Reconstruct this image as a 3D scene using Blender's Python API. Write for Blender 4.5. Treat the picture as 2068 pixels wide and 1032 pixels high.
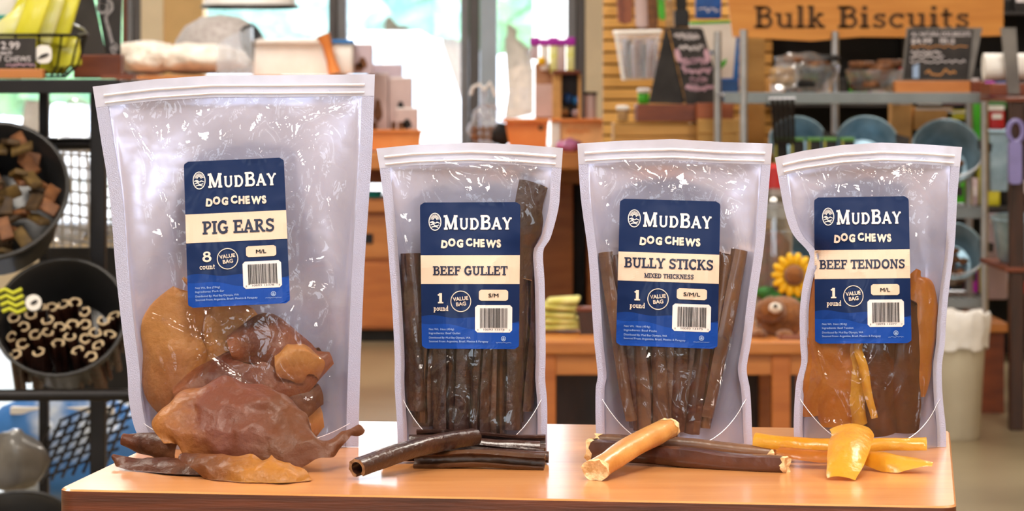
import bpy, bmesh, math, random
from mathutils import Vector, Matrix, noise

# ------------------------------------------------------------------ camera
F = 6000.0; CX = 1034.0; HZ = 166.0; CAMH = 1.05; TZ = 0.765
scene = bpy.context.scene
for o in list(bpy.data.objects):
    bpy.data.objects.remove(o)
COL = scene.collection
cam = bpy.data.cameras.new('camera'); camo = bpy.data.objects.new('camera', cam); COL.objects.link(camo)
camo.location = (0, 0, CAMH); camo.rotation_euler = (math.pi/2, 0, 0)
cam.sensor_width = 36; cam.lens = F/2068*36
cam.shift_y = -(516-HZ)/2068.0
cam.clip_end = 200; cam.clip_start = 0.05
cam.dof.use_dof = True; cam.dof.focus_distance = 2.27; cam.dof.aperture_fstop = 21
scene.camera = camo
# ------------------------------------------------------------------ light
w = bpy.data.worlds.new('world'); scene.world = w; w.use_nodes = True
nt = w.node_tree; nt.nodes.clear()
wo = nt.nodes.new('ShaderNodeOutputWorld'); wb = nt.nodes.new('ShaderNodeBackground')
wb.inputs[0].default_value = (0.80, 0.90, 1.0, 1); wb.inputs[1].default_value = 4.6
nt.links.new(wb.outputs[0], wo.inputs[0])
sun = bpy.data.lights.new('sun', 'SUN'); sun.energy = 5.0; sun.angle = 0.01; sun.color = (1, .95, .88)
suno = bpy.data.objects.new('sun', sun); COL.objects.link(suno); suno.rotation_euler = (math.radians(38), 0, math.radians(-25))
PANELS = []
for (lx, ly, e) in [(-1.7, 0.6, 52), (0.35, 0.6, 64), (2.1, 0.6, 52), (-1.8, 3.6, 50), (1.2, 3.6, 50), (-1.6, 7.2, 46), (1.4, 7.2, 46), (-1.4, 11.0, 58), (1.9, 10.6, 50)]:
    l = bpy.data.lights.new('ceiling_panel_light', 'AREA'); l.shape = 'RECTANGLE'; l.size = 0.6; l.size_y = 1.1
    l.energy = e; l.color = (1.0, 0.91, 0.80)
    lo = bpy.data.objects.new('ceiling_panel_light', l); COL.objects.link(lo); lo.location = (lx, ly, 3.02)
    PANELS.append((lx, ly))
scene.view_settings.view_transform = 'Standard'; scene.view_settings.look = 'None'
scene.view_settings.exposure = 0.38; scene.view_settings.gamma = 1.0
scene.view_settings.use_curve_mapping = False
scene.cycles.use_denoising = True
scene.cycles.max_bounces = 10; scene.cycles.transparent_max_bounces = 24
scene.cycles.transmission_bounces = 8; scene.cycles.glossy_bounces = 5; scene.cycles.diffuse_bounces = 4
scene.cycles.sample_clamp_indirect = 6; scene.cycles.caustics_refractive = False

# ------------------------------------------------------------------ helpers
R = random.Random(7)
def P(px, py, d): return Vector(((px-CX)/F*d, d, CAMH-(py-HZ)/F*d))
def lin(c):
    return tuple(((v/255)/12.92 if v/255 <= .04045 else ((v/255+.055)/1.055)**2.4) for v in c)
def smooth_pts(pts, n=8):
    """Catmull-Rom through tuples of any length"""
    out = []; m = len(pts)
    for i in range(m-1):
        p0 = pts[max(i-1, 0)]; p1 = pts[i]; p2 = pts[i+1]; p3 = pts[min(i+2, m-1)]
        for k in range(n):
            t = k/n
            out.append(tuple(.5*((2*b)+(-a+c)*t+(2*a-5*b+4*c-d)*t*t+(-a+3*b-3*c+d)*t**3) for a, b, c, d in zip(p0, p1, p2, p3)))
    out.append(tuple(pts[-1])); return out
def interp(tab, x):
    if x <= tab[0][0]: return tab[0][1]
    for (a, b), (c, d) in zip(tab, tab[1:]):
        if x <= c: return b+(d-b)*(x-a)/((c-a) or 1)
    return tab[-1][1]

# ------------------------------------------------------------------ materials
MATS = {}
def mat(name, c, rough=.5, metal=0, var=0, vscale=20, bump=0, bscale=60, spec=.5, c2=None, stretch=None, trans=0, emit=0, coat=0, sss=0, ridged=False, alpha=None, sheen=0, blo=.35, bhi=.65):
    if name in MATS: return MATS[name]
    m = bpy.data.materials.new(name); m.use_nodes = True; N = m.node_tree.nodes; L = m.node_tree.links
    b = N['Principled BSDF']; col = lin(c)+(1,)
    b.inputs['Base Color'].default_value = col
    b.inputs['Roughness'].default_value = rough; b.inputs['Metallic'].default_value = metal
    b.inputs['Specular IOR Level'].default_value = spec; b.inputs['Coat Weight'].default_value = coat
    b.inputs['Coat Roughness'].default_value = .12
    if sheen: b.inputs['Sheen Weight'].default_value = sheen
    if trans: b.inputs['Transmission Weight'].default_value = trans; b.inputs['IOR'].default_value = 1.2
    if alpha is not None: b.inputs['Alpha'].default_value = alpha
    if emit: b.inputs['Emission Color'].default_value = col; b.inputs['Emission Strength'].default_value = emit
    if sss:
        b.inputs['Subsurface Weight'].default_value = sss; b.inputs['Subsurface Radius'].default_value = (.008, .004, .002); b.inputs['Subsurface Scale'].default_value = 1
    tc = N.new('ShaderNodeTexCoord'); mp = N.new('ShaderNodeMapping'); L.new(tc.outputs['Object'], mp.inputs[0])
    if stretch: mp.inputs['Scale'].default_value = stretch
    if var or c2:
        n = N.new('ShaderNodeTexNoise'); n.inputs['Scale'].default_value = vscale; n.inputs['Detail'].default_value = 5
        L.new(mp.outputs[0], n.inputs['Vector'])
        r = N.new('ShaderNodeValToRGB'); r.color_ramp.elements[0].position = blo; r.color_ramp.elements[1].position = bhi
        if c2: a, z = lin(c), lin(c2)
        else: a, z = tuple(v*(1-var) for v in lin(c)), tuple(min(1, v*(1+var)) for v in lin(c))
        r.color_ramp.elements[0].color = a+(1,); r.color_ramp.elements[1].color = z+(1,)
        L.new(n.outputs[0], r.inputs[0]); L.new(r.outputs[0], b.inputs['Base Color'])
    if bump:
        n2 = N.new('ShaderNodeTexNoise'); n2.inputs['Scale'].default_value = bscale; n2.inputs['Detail'].default_value = 4
        if ridged: n2.noise_type = 'RIDGED_MULTIFRACTAL'
        L.new(mp.outputs[0], n2.inputs['Vector'])
        bp = N.new('ShaderNodeBump'); bp.inputs['Strength'].default_value = 1; bp.inputs['Distance'].default_value = bump
        L.new(n2.outputs[0], bp.inputs['Height']); L.new(bp.outputs[0], b.inputs['Normal'])
    MATS[name] = m; return m

def film_mat(name, haze, gloss, tint, rough=.06, bump=.0006):
    """clear plastic film: mostly see-through, with a glossy crinkled reflection and a little milkiness"""
    m = bpy.data.materials.new(name); m.use_nodes = True; N = m.node_tree.nodes; L = m.node_tree.links
    N.clear(); out = N.new('ShaderNodeOutputMaterial')
    tr = N.new('ShaderNodeBsdfTransparent'); tr.inputs[0].default_value = (.96, .96, .98, 1)
    gl = N.new('ShaderNodeBsdfGlossy'); gl.inputs['Roughness'].default_value = rough; gl.inputs[0].default_value = (1, 1, 1, 1)
    df = N.new('ShaderNodeBsdfDiffuse'); df.inputs[0].default_value = lin(tint)+(1,)
    tl = N.new('ShaderNodeBsdfTranslucent'); tl.inputs[0].default_value = lin(tint)+(1,)
    mx0 = N.new('ShaderNodeMixShader'); mx0.inputs[0].default_value = .35; L.new(df.outputs[0], mx0.inputs[1]); L.new(tl.outputs[0], mx0.inputs[2])
    mx = N.new('ShaderNodeMixShader'); mx.inputs[0].default_value = haze; L.new(tr.outputs[0], mx.inputs[1]); L.new(mx0.outputs[0], mx.inputs[2])
    fr = N.new('ShaderNodeLayerWeight'); fr.inputs[0].default_value = .35
    mr = N.new('ShaderNodeMapRange'); mr.inputs[3].default_value = gloss; mr.inputs[4].default_value = min(1, gloss*5)
    L.new(fr.outputs['Fresnel'], mr.inputs[0])
    mx2 = N.new('ShaderNodeMixShader'); L.new(mr.outputs[0], mx2.inputs[0]); L.new(mx.outputs[0], mx2.inputs[1]); L.new(gl.outputs[0], mx2.inputs[2])
    tc = N.new('ShaderNodeTexCoord')
    mpg = N.new('ShaderNodeMapping'); mpg.inputs['Scale'].default_value = (1.5, 1, .8); mpg.inputs['Rotation'].default_value = (0, .35, 0)
    n1 = N.new('ShaderNodeTexNoise'); n1.noise_type = 'RIDGED_MULTIFRACTAL'; n1.inputs['Scale'].default_value = 11; n1.inputs['Detail'].default_value = 4; n1.inputs['Distortion'].default_value = .5
    n2 = N.new('ShaderNodeTexNoise'); n2.inputs['Scale'].default_value = 26; n2.inputs['Detail'].default_value = 3; n2.inputs['Distortion'].default_value = 2.5
    L.new(tc.outputs['Object'], mpg.inputs[0]); L.new(mpg.outputs[0], n1.inputs['Vector']); L.new(tc.outputs['Object'], n2.inputs['Vector'])
    ad = N.new('ShaderNodeMath'); ad.operation = 'MULTIPLY_ADD'; ad.inputs[1].default_value = .55; L.new(n2.outputs[0], ad.inputs[0]); L.new(n1.outputs[0], ad.inputs[2])
    bp = N.new('ShaderNodeBump'); bp.inputs['Strength'].default_value = 1; bp.inputs['Distance'].default_value = bump
    L.new(ad.outputs[0], bp.inputs['Height']); L.new(bp.outputs[0], gl.inputs['Normal'])
    L.new(mx2.outputs[0], out.inputs[0]); return m

def wood(name, c, c2, rough=.4, stretch=(1, 14, 14), scale=2.2, coat=0):
    return mat(name, c, rough, c2=c2, vscale=scale, stretch=stretch, bump=.0004, bscale=6, coat=coat, blo=.3, bhi=.7)

# ------------------------------------------------------------------ objects
WLOC = {}
def thing(name, label, cat, loc=(0, 0, 0), group=None):
    o = bpy.data.objects.new(name, None); COL.objects.link(o); o.location = loc; o.empty_display_size = .02
    o['label'] = label; o['category'] = cat
    if group: o['group'] = group
    WLOC[o] = Vector(loc); return o
def tag(o, label, cat, group=None):
    o['label'] = label; o['category'] = cat
    if group: o['group'] = group
    return o
def mesh(name, verts, faces, m, parent=None, smooth=False, angle=40, mi=None, kind=None):
    base = WLOC[parent] if parent is not None else None
    if base is None:
        xs = [v[0] for v in verts]; ys = [v[1] for v in verts]; zs = [v[2] for v in verts]
        base = Vector(((min(xs)+max(xs))/2, (min(ys)+max(ys))/2, min(zs)))
    me = bpy.data.meshes.new(name)
    me.from_pydata([tuple(Vector(v)-base) for v in verts], [], faces)
    for mm in (m if isinstance(m, (list, tuple)) else [m]): me.materials.append(mm)
    if mi:
        for p, k in zip(me.polygons, mi): p.material_index = k
    if smooth:
        me.polygons.foreach_set('use_smooth', [True]*len(me.polygons))
        if angle < 180: me.set_sharp_from_angle(angle=math.radians(angle))
    me.update()
    o = bpy.data.objects.new(name, me); COL.objects.link(o)
    if parent is not None: o.parent = parent; WLOC[o] = WLOC[parent]
    else: o.location = base; WLOC[o] = base
    if kind: o['kind'] = kind
    return o
def frombm(bm):
    bm.verts.ensure_lookup_table()
    v = [x.co.copy() for x in bm.verts]
    for i, x in enumerate(bm.verts): x.index = i
    f = [[x.index for x in q.verts] for q in bm.faces]; bm.free(); return v, f
def g_box(x0, x1, y0, y1, z0, z1, bev=0):
    bm = bmesh.new(); bmesh.ops.create_cube(bm, size=1)
    for v in bm.verts: v.co = Vector(((x0+x1)/2+v.co.x*(x1-x0), (y0+y1)/2+v.co.y*(y1-y0), (z0+z1)/2+v.co.z*(z1-z0)))
    if bev: bmesh.ops.bevel(bm, geom=list(bm.edges), offset=bev, segments=2, affect='EDGES', profile=.5)
    return frombm(bm)
def g_pbox(px0, py0, px1, py1, d, depth, bev=0):
    a = P(px0, py1, d); b = P(px1, py0, d); return g_box(a.x, b.x, d, d+depth, a.z, b.z, bev)
def join(*gs):
    V = []; Fc = []
    for v, f in gs:
        k = len(V); V += list(v); Fc += [[i+k for i in q] for q in f]
    return V, Fc
def xf(g, M): return [M @ Vector(v) for v in g[0]], g[1]
def rot(g, ang, axis, c):
    return xf(g, Matrix.Translation(c) @ Matrix.Rotation(ang, 4, axis) @ Matrix.Translation(-Vector(c)))
def g_tube(pts, r, n=8, cap=True):
    """round bar along 3d points; r number or list"""
    pts = [Vector(p) for p in pts]; V = []; Fc = []
    t0 = (pts[1]-pts[0]).normalized(); up = Vector((0, 0, 1)) if abs(t0.z) < .9 else Vector((1, 0, 0))
    u = t0.cross(up).normalized()
    for i, p in enumerate(pts):
        t = ((pts[min(i+1, len(pts)-1)]-pts[max(i-1, 0)])).normalized()
        u = (u-t*u.dot(t)).normalized(); v = t.cross(u)
        rr = r[i] if isinstance(r, (list, tuple)) else r
        for k in range(n):
            a = 2*math.pi*k/n; V.append(p+(u*math.cos(a)+v*math.sin(a))*rr)
    for i in range(len(pts)-1):
        for k in range(n):
            Fc.append([i*n+k, i*n+(k+1) % n, (i+1)*n+(k+1) % n, (i+1)*n+k])
    if cap: Fc.append(list(range(n))[::-1]); Fc.append([(len(pts)-1)*n+k for k in range(n)])
    return V, Fc
def g_lathe(prof, n=28, M=None):
    """prof list of (r,h)"""
    V = []; Fc = []
    for r, h in prof:
        for k in range(n):
            a = 2*math.pi*k/n; V.append(Vector((r*math.cos(a), r*math.sin(a), h)))
    for i in range(len(prof)-1):
        for k in range(n): Fc.append([i*n+k, i*n+(k+1) % n, (i+1)*n+(k+1) % n, (i+1)*n+k])
    if prof[0][0] > 1e-5: Fc.append(list(range(n))[::-1])
    if prof[-1][0] > 1e-5: Fc.append([(len(prof)-1)*n+k for k in range(n)])
    return xf((V, Fc), M) if M else (V, Fc)
def g_blob(c, rx, ry, rz, seed=0, amp=.15, freq=1.5, sub=3, M=None):
    bm = bmesh.new(); bmesh.ops.create_icosphere(bm, subdivisions=sub, radius=1)
    for v in bm.verts:
        d = 1+amp*noise.noise(v.co*freq+Vector((seed*3.1, seed*1.7, seed)))
        v.co = Vector((v.co.x*rx*d, v.co.y*ry*d, v.co.z*rz*d))
        if M: v.co = M @ v.co
        v.co += Vector(c)
    return frombm(bm)
def g_prism(outline, y0, y1, bev=0):
    """polygon in world x,z extruded from y0 to y1"""
    n = len(outline); V = [Vector((x, y0, z)) for x, z in outline]+[Vector((x, y1, z)) for x, z in outline]
    Fc = [list(range(n)), [n+k for k in range(n)][::-1]]+[[k, n+k, n+(k+1) % n, (k+1) % n] for k in range(n)]
    return V, Fc
def g_pprism(pp, d, depth):
    return g_prism([(P(x, y, d).x, P(x, y, d).z) for x, y in pp], d, d+depth)
def g_ring(c, rx, rz, r, n=28, axis='y'):
    pts = []
    for k in range(n+1):
        a = 2*math.pi*k/n
        q = (rx*math.cos(a), 0, rz*math.sin(a)) if axis == 'y' else (rx*math.cos(a), rz*math.sin(a), 0)
        pts.append(Vector(c)+Vector(q))
    return g_tube(pts, r, 6, False)

# ---- flat lettering: polygons in 2d -------------------------------------------------
def ribbon(pts, w, closed=False):
    V = []; Fc = []; n = len(pts)
    for i, p in enumerate(pts):
        a = pts[(i-1) % n] if closed else pts[max(i-1, 0)]; b = pts[(i+1) % n] if closed else pts[min(i+1, n-1)]
        tx, ty = b[0]-a[0], b[1]-a[1]; l = math.hypot(tx, ty) or 1; nx, ny = -ty/l, tx/l
        ww = (w[i] if isinstance(w, (list, tuple)) else w)/2
        V += [(p[0]+nx*ww, p[1]+ny*ww), (p[0]-nx*ww, p[1]-ny*ww)]
    m = n if closed else n-1
    for i in range(m):
        j = (i+1) % n; Fc.append([2*i, 2*i+1, 2*j+1, 2*j])
    return V, Fc
def rect2(x0, y0, x1, y1): return [(x0, y0), (x1, y0), (x1, y1), (x0, y1)], [[0, 1, 2, 3]]
def arc(cx, cy, rx, ry, a0, a1, n=12):
    return [(cx+rx*math.cos(math.radians(a0+(a1-a0)*k/n)), cy+ry*math.sin(math.radians(a0+(a1-a0)*k/n))) for k in range(n+1)]
def join2(gs):
    V = []; Fc = []
    for v, f in gs:
        k = len(V); V += list(v); Fc += [[i+k for i in q] for q in f]
    return V, Fc
WV = .21; TH = .145; SE = .1
def slab(s, ser=1.0):
    """one letter of a home-made slab serif alphabet, cap height 1 -> (polys, advance)"""
    g = []; se = SE*ser
    def stem(x, y0=0, y1=1, b=True, t=True, w=WV):
        g.append(rect2(x-w/2, y0, x+w/2, y1))
        if b: g.append(rect2(x-w/2-se, y0, x+w/2+se, y0+TH*.95))
        if t: g.append(rect2(x-w/2-se, y1-TH*.95, x+w/2+se, y1))
    def bar(x0, x1, y, h=TH): g.append(rect2(x0, y-h/2, x1, y+h/2))
    def tick(x, y0, y1, w=.11): g.append(rect2(x-w/2, y0, x+w/2, y1))
    def rib(p, w=WV): g.append(ribbon(p, w))
    def foot(x, y, w=.2): g.append(rect2(x-w-.02*ser, y-TH/2, x+w+.02*ser, y+TH/2))
    h = TH/2; adv = .8
    if s == 'A': rib([(.13, .05), (.43, 1)], .15); rib([(.40, 1), (.72, .05)], .2); bar(.2, .65, .33); foot(.13, h, .14*ser+.06); foot(.73, h, .14*ser+.06); adv = .88
    elif s == 'B': stem(.2); bar(.2, .45, 1-h); bar(.2, .45, .53); bar(.2, .48, h); rib(arc(.43, .76, .2, .175, 90, -90), .15); rib(arc(.46, .3, .22, .235, 90, -90), .16); adv = .8
    elif s == 'C': rib(arc(.47, .5, .34, .43, 48, 312, 20), WV); tick(.7, .68, .98); tick(.7, .04, .3, .08); adv = .84
    elif s == 'D': stem(.2); bar(.2, .42, 1-h); bar(.2, .42, h); rib(arc(.38, .5, .35, .435, 90, -90, 16), .18); adv = .9
    elif s in 'EF':
        stem(.2, t=True); bar(.2, .66, 1-h); bar(.2, .52, .52); tick(.66, .68, 1); tick(.54, .4, .65, .09)
        if s == 'E': bar(.2, .7, h); tick(.7, 0, .33); adv = .8
        else: adv = .74
    elif s == 'G': rib(arc(.47, .5, .34, .43, 48, 330, 20), WV); tick(.7, .7, .98); stem(.72, .06, .48, b=False, t=False, w=.16); bar(.5, .86, .46); adv = .92
    elif s == 'H': stem(.2); stem(.74); bar(.2, .74, .5); adv = .95
    elif s == 'I': stem(.2); adv = .42
    elif s == 'K': stem(.2); rib([(.28, .42), (.66, .95)], .14); rib([(.4, .55), (.72, .05)], .18); foot(.68, 1-h, .12); foot(.74, h, .12); adv = .88
    elif s == 'L': stem(.2); bar(.2, .66, h); tick(.66, 0, .36); adv = .74
    elif s == 'M': rib([(.2, 0), (.22, 1)], .14); rib([(.2, 1), (.54, .05)], .19); rib([(.54, .05), (.86, 1)], .12); rib([(.86, 1), (.9, 0)], .19); foot(.2, h, .1*ser+.08); foot(.9, h, .1*ser+.09); foot(.16, 1-h, .09*ser+.06); foot(.92, 1-h, .09*ser+.06); adv = 1.1
    elif s == 'N': stem(.2, w=.14); stem(.76, w=.14, b=False); rib([(.2, 1), (.78, .02)], .2); adv = .96
    elif s == 'O': rib(arc(.47, .5, .35, .43, 0, 360, 28), WV); adv = .94
    elif s == 'P': stem(.2); bar(.2, .42, 1-h); bar(.2, .42, .44); rib(arc(.4, .715, .23, .215, 90, -90), .16); adv = .76
    elif s == 'R': stem(.2); bar(.2, .42, 1-h); bar(.2, .42, .5); rib(arc(.4, .745, .22, .185, 90, -90), .16); rib([(.42, .5), (.7, .05)], .18); foot(.74, h, .11); adv = .86
    elif s == 'S': rib(smooth_pts([(.62, .78), (.52, .9), (.36, .93), (.2, .85), (.17, .7), (.28, .57), (.48, .48), (.63, .35), (.58, .15), (.4, .07), (.22, .11), (.13, .24)], 3), .17); tick(.65, .72, .98, .1); tick(.12, .03, .3, .1); adv = .76
    elif s == 'T': stem(.4, t=False); bar(.04, .76, 1-h); tick(.06, .68, 1, .1); tick(.74, .68, 1, .1); adv = .8
    elif s == 'U': g.append(rect2(.12, .3, .3, 1)); g.append(rect2(.62, .3, .78, 1)); rib(arc(.455, .32, .245, .245, 180, 360, 12), .17); foot(.21, 1-h, .15*ser+.04); foot(.7, 1-h, .13*ser+.04); adv = .92
    elif s == 'X': rib([(.16, .97), (.7, .03)], .19); rib([(.7, .97), (.16, .03)], .13); [foot(x, y, .12) for x in (.15, .71) for y in (h, 1-h)]; adv = .86
    elif s == 'Y': rib([(.14, 1), (.42, .45)], .19); rib([(.7, 1), (.42, .45)], .13); stem(.42, 0, .5, t=False); foot(.13, 1-h, .1*ser+.05); foot(.71, 1-h, .09*ser+.05); adv = .84
    elif s == '8': rib(arc(.35, .74, .19, .19, 0, 360, 20), .15); rib(arc(.35, .29, .24, .24, 0, 360, 20), .17); adv = .7
    elif s == '1': stem(.3, t=False); rib([(.3, .95), (.1, .78)], .13); adv = .56
    elif s == 'l': stem(.2, 0, 1.02, t=False); g.append(rect2(.04, .9, .2, 1.02)); adv = .42
    elif s == 'i': stem(.2, 0, .68, t=False); g.append(rect2(.04, .56, .2, .68)); g.append(rect2(.1, .8, .3, 1)); adv = .42
    elif s == 'k': stem(.2, 0, 1.02, t=False); g.append(rect2(.04, .9, .2, 1.02)); rib([(.26, .3), (.55, .64)], .13); rib([(.36, .4), (.62, .04)], .17); foot(.56, .62, .11); foot(.63, h, .1); adv = .78
    elif s == 'u': g.append(rect2(.12, .2, .29, .68)); g.append(rect2(.54, 0, .71, .68)); rib(arc(.4, .24, .2, .17, 180, 330, 8), .15); g.append(rect2(.01, .56, .2, .68)); g.append(rect2(.44, .56, .6, .68)); g.append(rect2(.6, 0, .81, .11)); adv = .84
    elif s == 'n': stem(.2, 0, .68, t=False); stem(.62, 0, .42, t=False); rib(arc(.41, .4, .2, .2, 170, 0, 8), .15); g.append(rect2(.02, .56, .2, .68)); adv = .84
    elif s == 'o': rib(arc(.38, .34, .26, .265, 0, 360, 20), .16); adv = .76
    elif s == 'c': rib(arc(.38, .34, .26, .265, 50, 320, 16), .16); tick(.57, .44, .66, .11); adv = .68
    elif s == 's': rib(smooth_pts([(.48, .52), (.36, .6), (.2, .57), (.17, .45), (.33, .36), (.5, .25), (.44, .1), (.28, .07), (.13, .16)], 3), .14); tick(.5, .48, .67, .09); tick(.11, .01, .2, .09); adv = .6
    elif s == 't': g.append(rect2(.13, .15, .3, .88)); bar(.02, .46, .61); rib(arc(.33, .19, .125, .13, 180, 310, 6), .13); adv = .5
    elif s == 'p': stem(.2, -.3, .68, t=False); rib(arc(.38, .34, .24, .265, -150, 150, 16), .15); g.append(rect2(.02, .56, .2, .68)); adv = .76
    elif s == 'd': stem(.56, 0, 1.02, b=False, t=False); rib(arc(.38, .34, .24, .265, 30, 330, 16), .15); g.append(rect2(.4, .9, .56, 1.02)); g.append(rect2(.56, 0, .74, .11)); adv = .8
    elif s == ' ': adv = .36
    return join2(g) if g else ([], []), adv
def slab_text(s, ser=1.0, scales=None, track=.0):
    gs = []; x = 0
    for i, ch in enumerate(s):
        (v, f), a = slab(ch, ser); k = scales[i] if scales else 1
        gs.append(([(p[0]*k+x, p[1]*k) for p in v], f)); x += (a+track)*k
    return join2(gs), x
def fit2(g, x0, x1, yb, yt, keep=False):
    """scale 2d polys so their box fills x0..x1, and baseline 0/cap 1 -> yb..yt"""
    xs = [p[0] for p in g[0]]; a, b = min(xs), max(xs)
    return [(x0+(p[0]-a)/(b-a)*(x1-x0), yb+p[1]*(yt-yb)) for p in g[0]], g[1]
TXT = {}
def sans(s, bold=0.0):
    """built-in sans lettering flattened to 2d triangles, cap height about 1"""
    if (s, bold) in TXT: return TXT[(s, bold)]
    c = bpy.data.curves.new('tmp', 'FONT'); c.body = s; c.size = 1.38; c.offset = bold; c.resolution_u = 3
    o = bpy.data.objects.new('tmp', c); COL.objects.link(o)
    dg = bpy.context.evaluated_depsgraph_get(); me = o.evaluated_get(dg).to_mesh()
    g = ([(v.co.x, v.co.y) for v in me.vertices], [list(p.vertices) for p in me.polygons])
    o.evaluated_get(dg).to_mesh_clear(); bpy.data.objects.remove(o); bpy.data.curves.remove(c)
    TXT[(s, bold)] = g; return g
def fat(g, e):
    """thicken flat lettering by overlaying shifted copies"""
    return join2([([(p[0]+e*math.cos(a), p[1]+e*math.sin(a)) for p in g[0]], g[1]) for a in [math.pi*k/4 for k in range(8)]])
def put(name, g, fn, m, parent):
    if not g[0]: return None
    V = [fn(*p) for p in g[0]]
    # face the camera
    Fc = []
    for q in g[1]:
        a = sum(g[0][q[i]][0]*g[0][q[(i+1) % len(q)]][1]-g[0][q[(i+1) % len(q)]][0]*g[0][q[i]][1] for i in range(len(q)))
        Fc.append(q if a > 0 else q[::-1])
    return mesh(name, V, Fc, m, parent)
def rrect(x0, y0, x1, y1, r, n=5):
    p = []
    for cx, cy, a in ((x1-r, y1-r, 0), (x0+r, y1-r, 90), (x0+r, y0+r, 180), (x1-r, y0+r, 270)):
        p += arc(cx, cy, r, r, a, a+90, n)
    return p
def scribble(seed, x0, x1, y, h, n=24, w=.12):
    r = random.Random(seed); pts = []
    for i in range(n): pts.append((x0+(x1-x0)*i/(n-1), y+h*(r.random()-.5)))
    return ribbon(smooth_pts(pts, 3), h*w*2.2)
# ------------------------------------------------------------------ room shell
m_floor = mat('polished_floor', (150, 136, 108), .28, c2=(122, 108, 84), vscale=1.6, bump=.0005, bscale=8)
m_ceil = mat('ceiling_paint', (225, 220, 212), .8, var=.04, bump=.001, bscale=30)
m_wall = mat('cream_wall', (238, 222, 190), .75, var=.05, vscale=6, bump=.0008, bscale=50)
m_tanwall = mat('tan_wall', (226, 190, 132), .75, var=.05, vscale=6, bump=.0008, bscale=50)
m_gray = mat('grey_window_frame', (128, 130, 136), .45, metal=.3, var=.06, vscale=8)
m_dgray = mat('dark_grey_frame', (96, 94, 96), .45, metal=.3, var=.06, vscale=8)
m_lgray = mat('pale_blue_frame', (178, 194, 210), .4, metal=.2, var=.05, vscale=8)
m_brownpost = mat('brown_post', (120, 66, 34), .5, var=.2, stretch=(10, 10, 1))
m_pane = film_mat('window_glass', .01, .03, (240, 250, 255), .0, 0.0)
def struct(o): o['kind'] = 'structure'; return o
RX = 5.2; YB = 14.5; YF = -3.2; ZC = 3.15
struct(mesh('floor', *g_box(-RX, RX, YF, YB+.2, -.1, 0), m_floor))
struct(mesh('ceiling', *g_box(-RX, RX, YF, YB+.2, ZC, ZC+.1), m_ceil))
struct(mesh('wall_left', *g_box(-RX-.12, -RX, YF, YB+.2, 0, ZC), m_wall))
struct(mesh('wall_right', *g_box(RX, RX+.12, YF, YB+.2, 0, ZC), m_tanwall))
def bx(px): return (px-CX)/F*YB
ZS = .34; ZH = 2.7
gs = [g_box(-RX, RX, YB, YB+.2, 0, ZS), g_box(-RX, RX, YB, YB+.2, ZH, ZC),
      g_box(-RX, bx(-700), YB, YB+.2, ZS, ZH), g_box(bx(1182), RX, YB, YB+.2, ZS, ZH)]
struct(mesh('wall_back', *join(*gs), m_wall))
struct(mesh('trim_1', *g_box(bx(286), bx(331), YB-.03, YB+.2, ZS, ZH), m_wall))
struct(mesh('trim_2', *g_box(bx(331), bx(410), YB-.01, YB+.2, ZS, ZH), m_tanwall))
# storefront wall behind the camera: piers, sill, header around open daylight bays
gs = [g_box(-RX, RX, YF-.15, YF, 0, .5), g_box(-RX, RX, YF-.15, YF, 2.75, ZC)]
gs = [g_box(-RX, RX, YF-.15, YF, 0, .8), g_box(-RX, RX, YF-.15, YF, 2.5, ZC)]
for x, x2 in ((-RX, -2.4), (-1.6, -.85), (-.15, 1.2), (2.3, RX)): gs.append(g_box(x, x2, YF-.15, YF, .8, 2.5))
struct(mesh('wall_front', *join(*gs), m_wall))
# windows: frame bars + panes
def window(n, px0, px1, bars):
    c = Vector((bx((px0+px1)/2), YB, ZS)); o = bpy.data.objects.new('window_%d' % n, None); COL.objects.link(o); o.location = c; WLOC[o] = c; o['kind'] = 'structure'
    edges = [px0]+[x for b in bars for x in b[:2]]+[px1]
    for k in range(0, len(edges)-1, 2):
        mesh('pane', *g_box(bx(edges[k]), bx(edges[k+1]), YB+.1, YB+.106, ZS, ZH), m_pane, o)
    for a, b, mm in bars: mesh('mullion', *g_box(bx(a), bx(b), YB+.0, YB+.16, ZS, ZH, .006), mm, o)
    mesh('sill', *g_box(bx(px0), bx(px1), YB-.06, YB+.2, ZS-.04, ZS+.02, .006), m_gray, o)
window(1, -700, 286, [(-330, -300, m_gray), (246, 256, m_brownpost), (256, 268, m_gray), (269, 286, m_dgray)])
window(2, 410, 1182, [(663, 680, m_dgray), (681, 700, m_gray), (930, 946, m_gray), (947, 968, m_dgray), (969, 1004, m_lgray), (1146, 1164, m_gray), (1165, 1182, m_dgray)])

# ------------------------------------------------------------------ ceiling light fixtures (out of frame)
m_white = mat('white_enamel', (235, 235, 232), .4, var=.03)
for i, (lx, ly) in enumerate(PANELS):
    where = ['left', 'middle', 'right'][0 if lx < -.5 else (1 if lx < .7 else 2)]
    row = ['over the camera', 'over the aisle behind the table', 'over the black rack aisle', 'nearest the windows'][0 if ly < 1 else (1 if ly < 5 else (2 if ly < 9 else 3))]
    t = thing('ceiling_light', 'white troffer ceiling light, %s one of the row %s' % (where, row), 'ceiling light', (lx, ly, 3.05), 'ceiling lights')
    mesh('housing', *g_box(lx-.33, lx+.33, ly-.58, ly+.58, 3.04, ZC, .005), m_white, t)
    for s in (-1, 1): mesh('rim', *g_box(lx+s*.335-.015, lx+s*.335+.015, ly-.6, ly+.6, 3.0, 3.06, .003), m_white, t)

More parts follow.
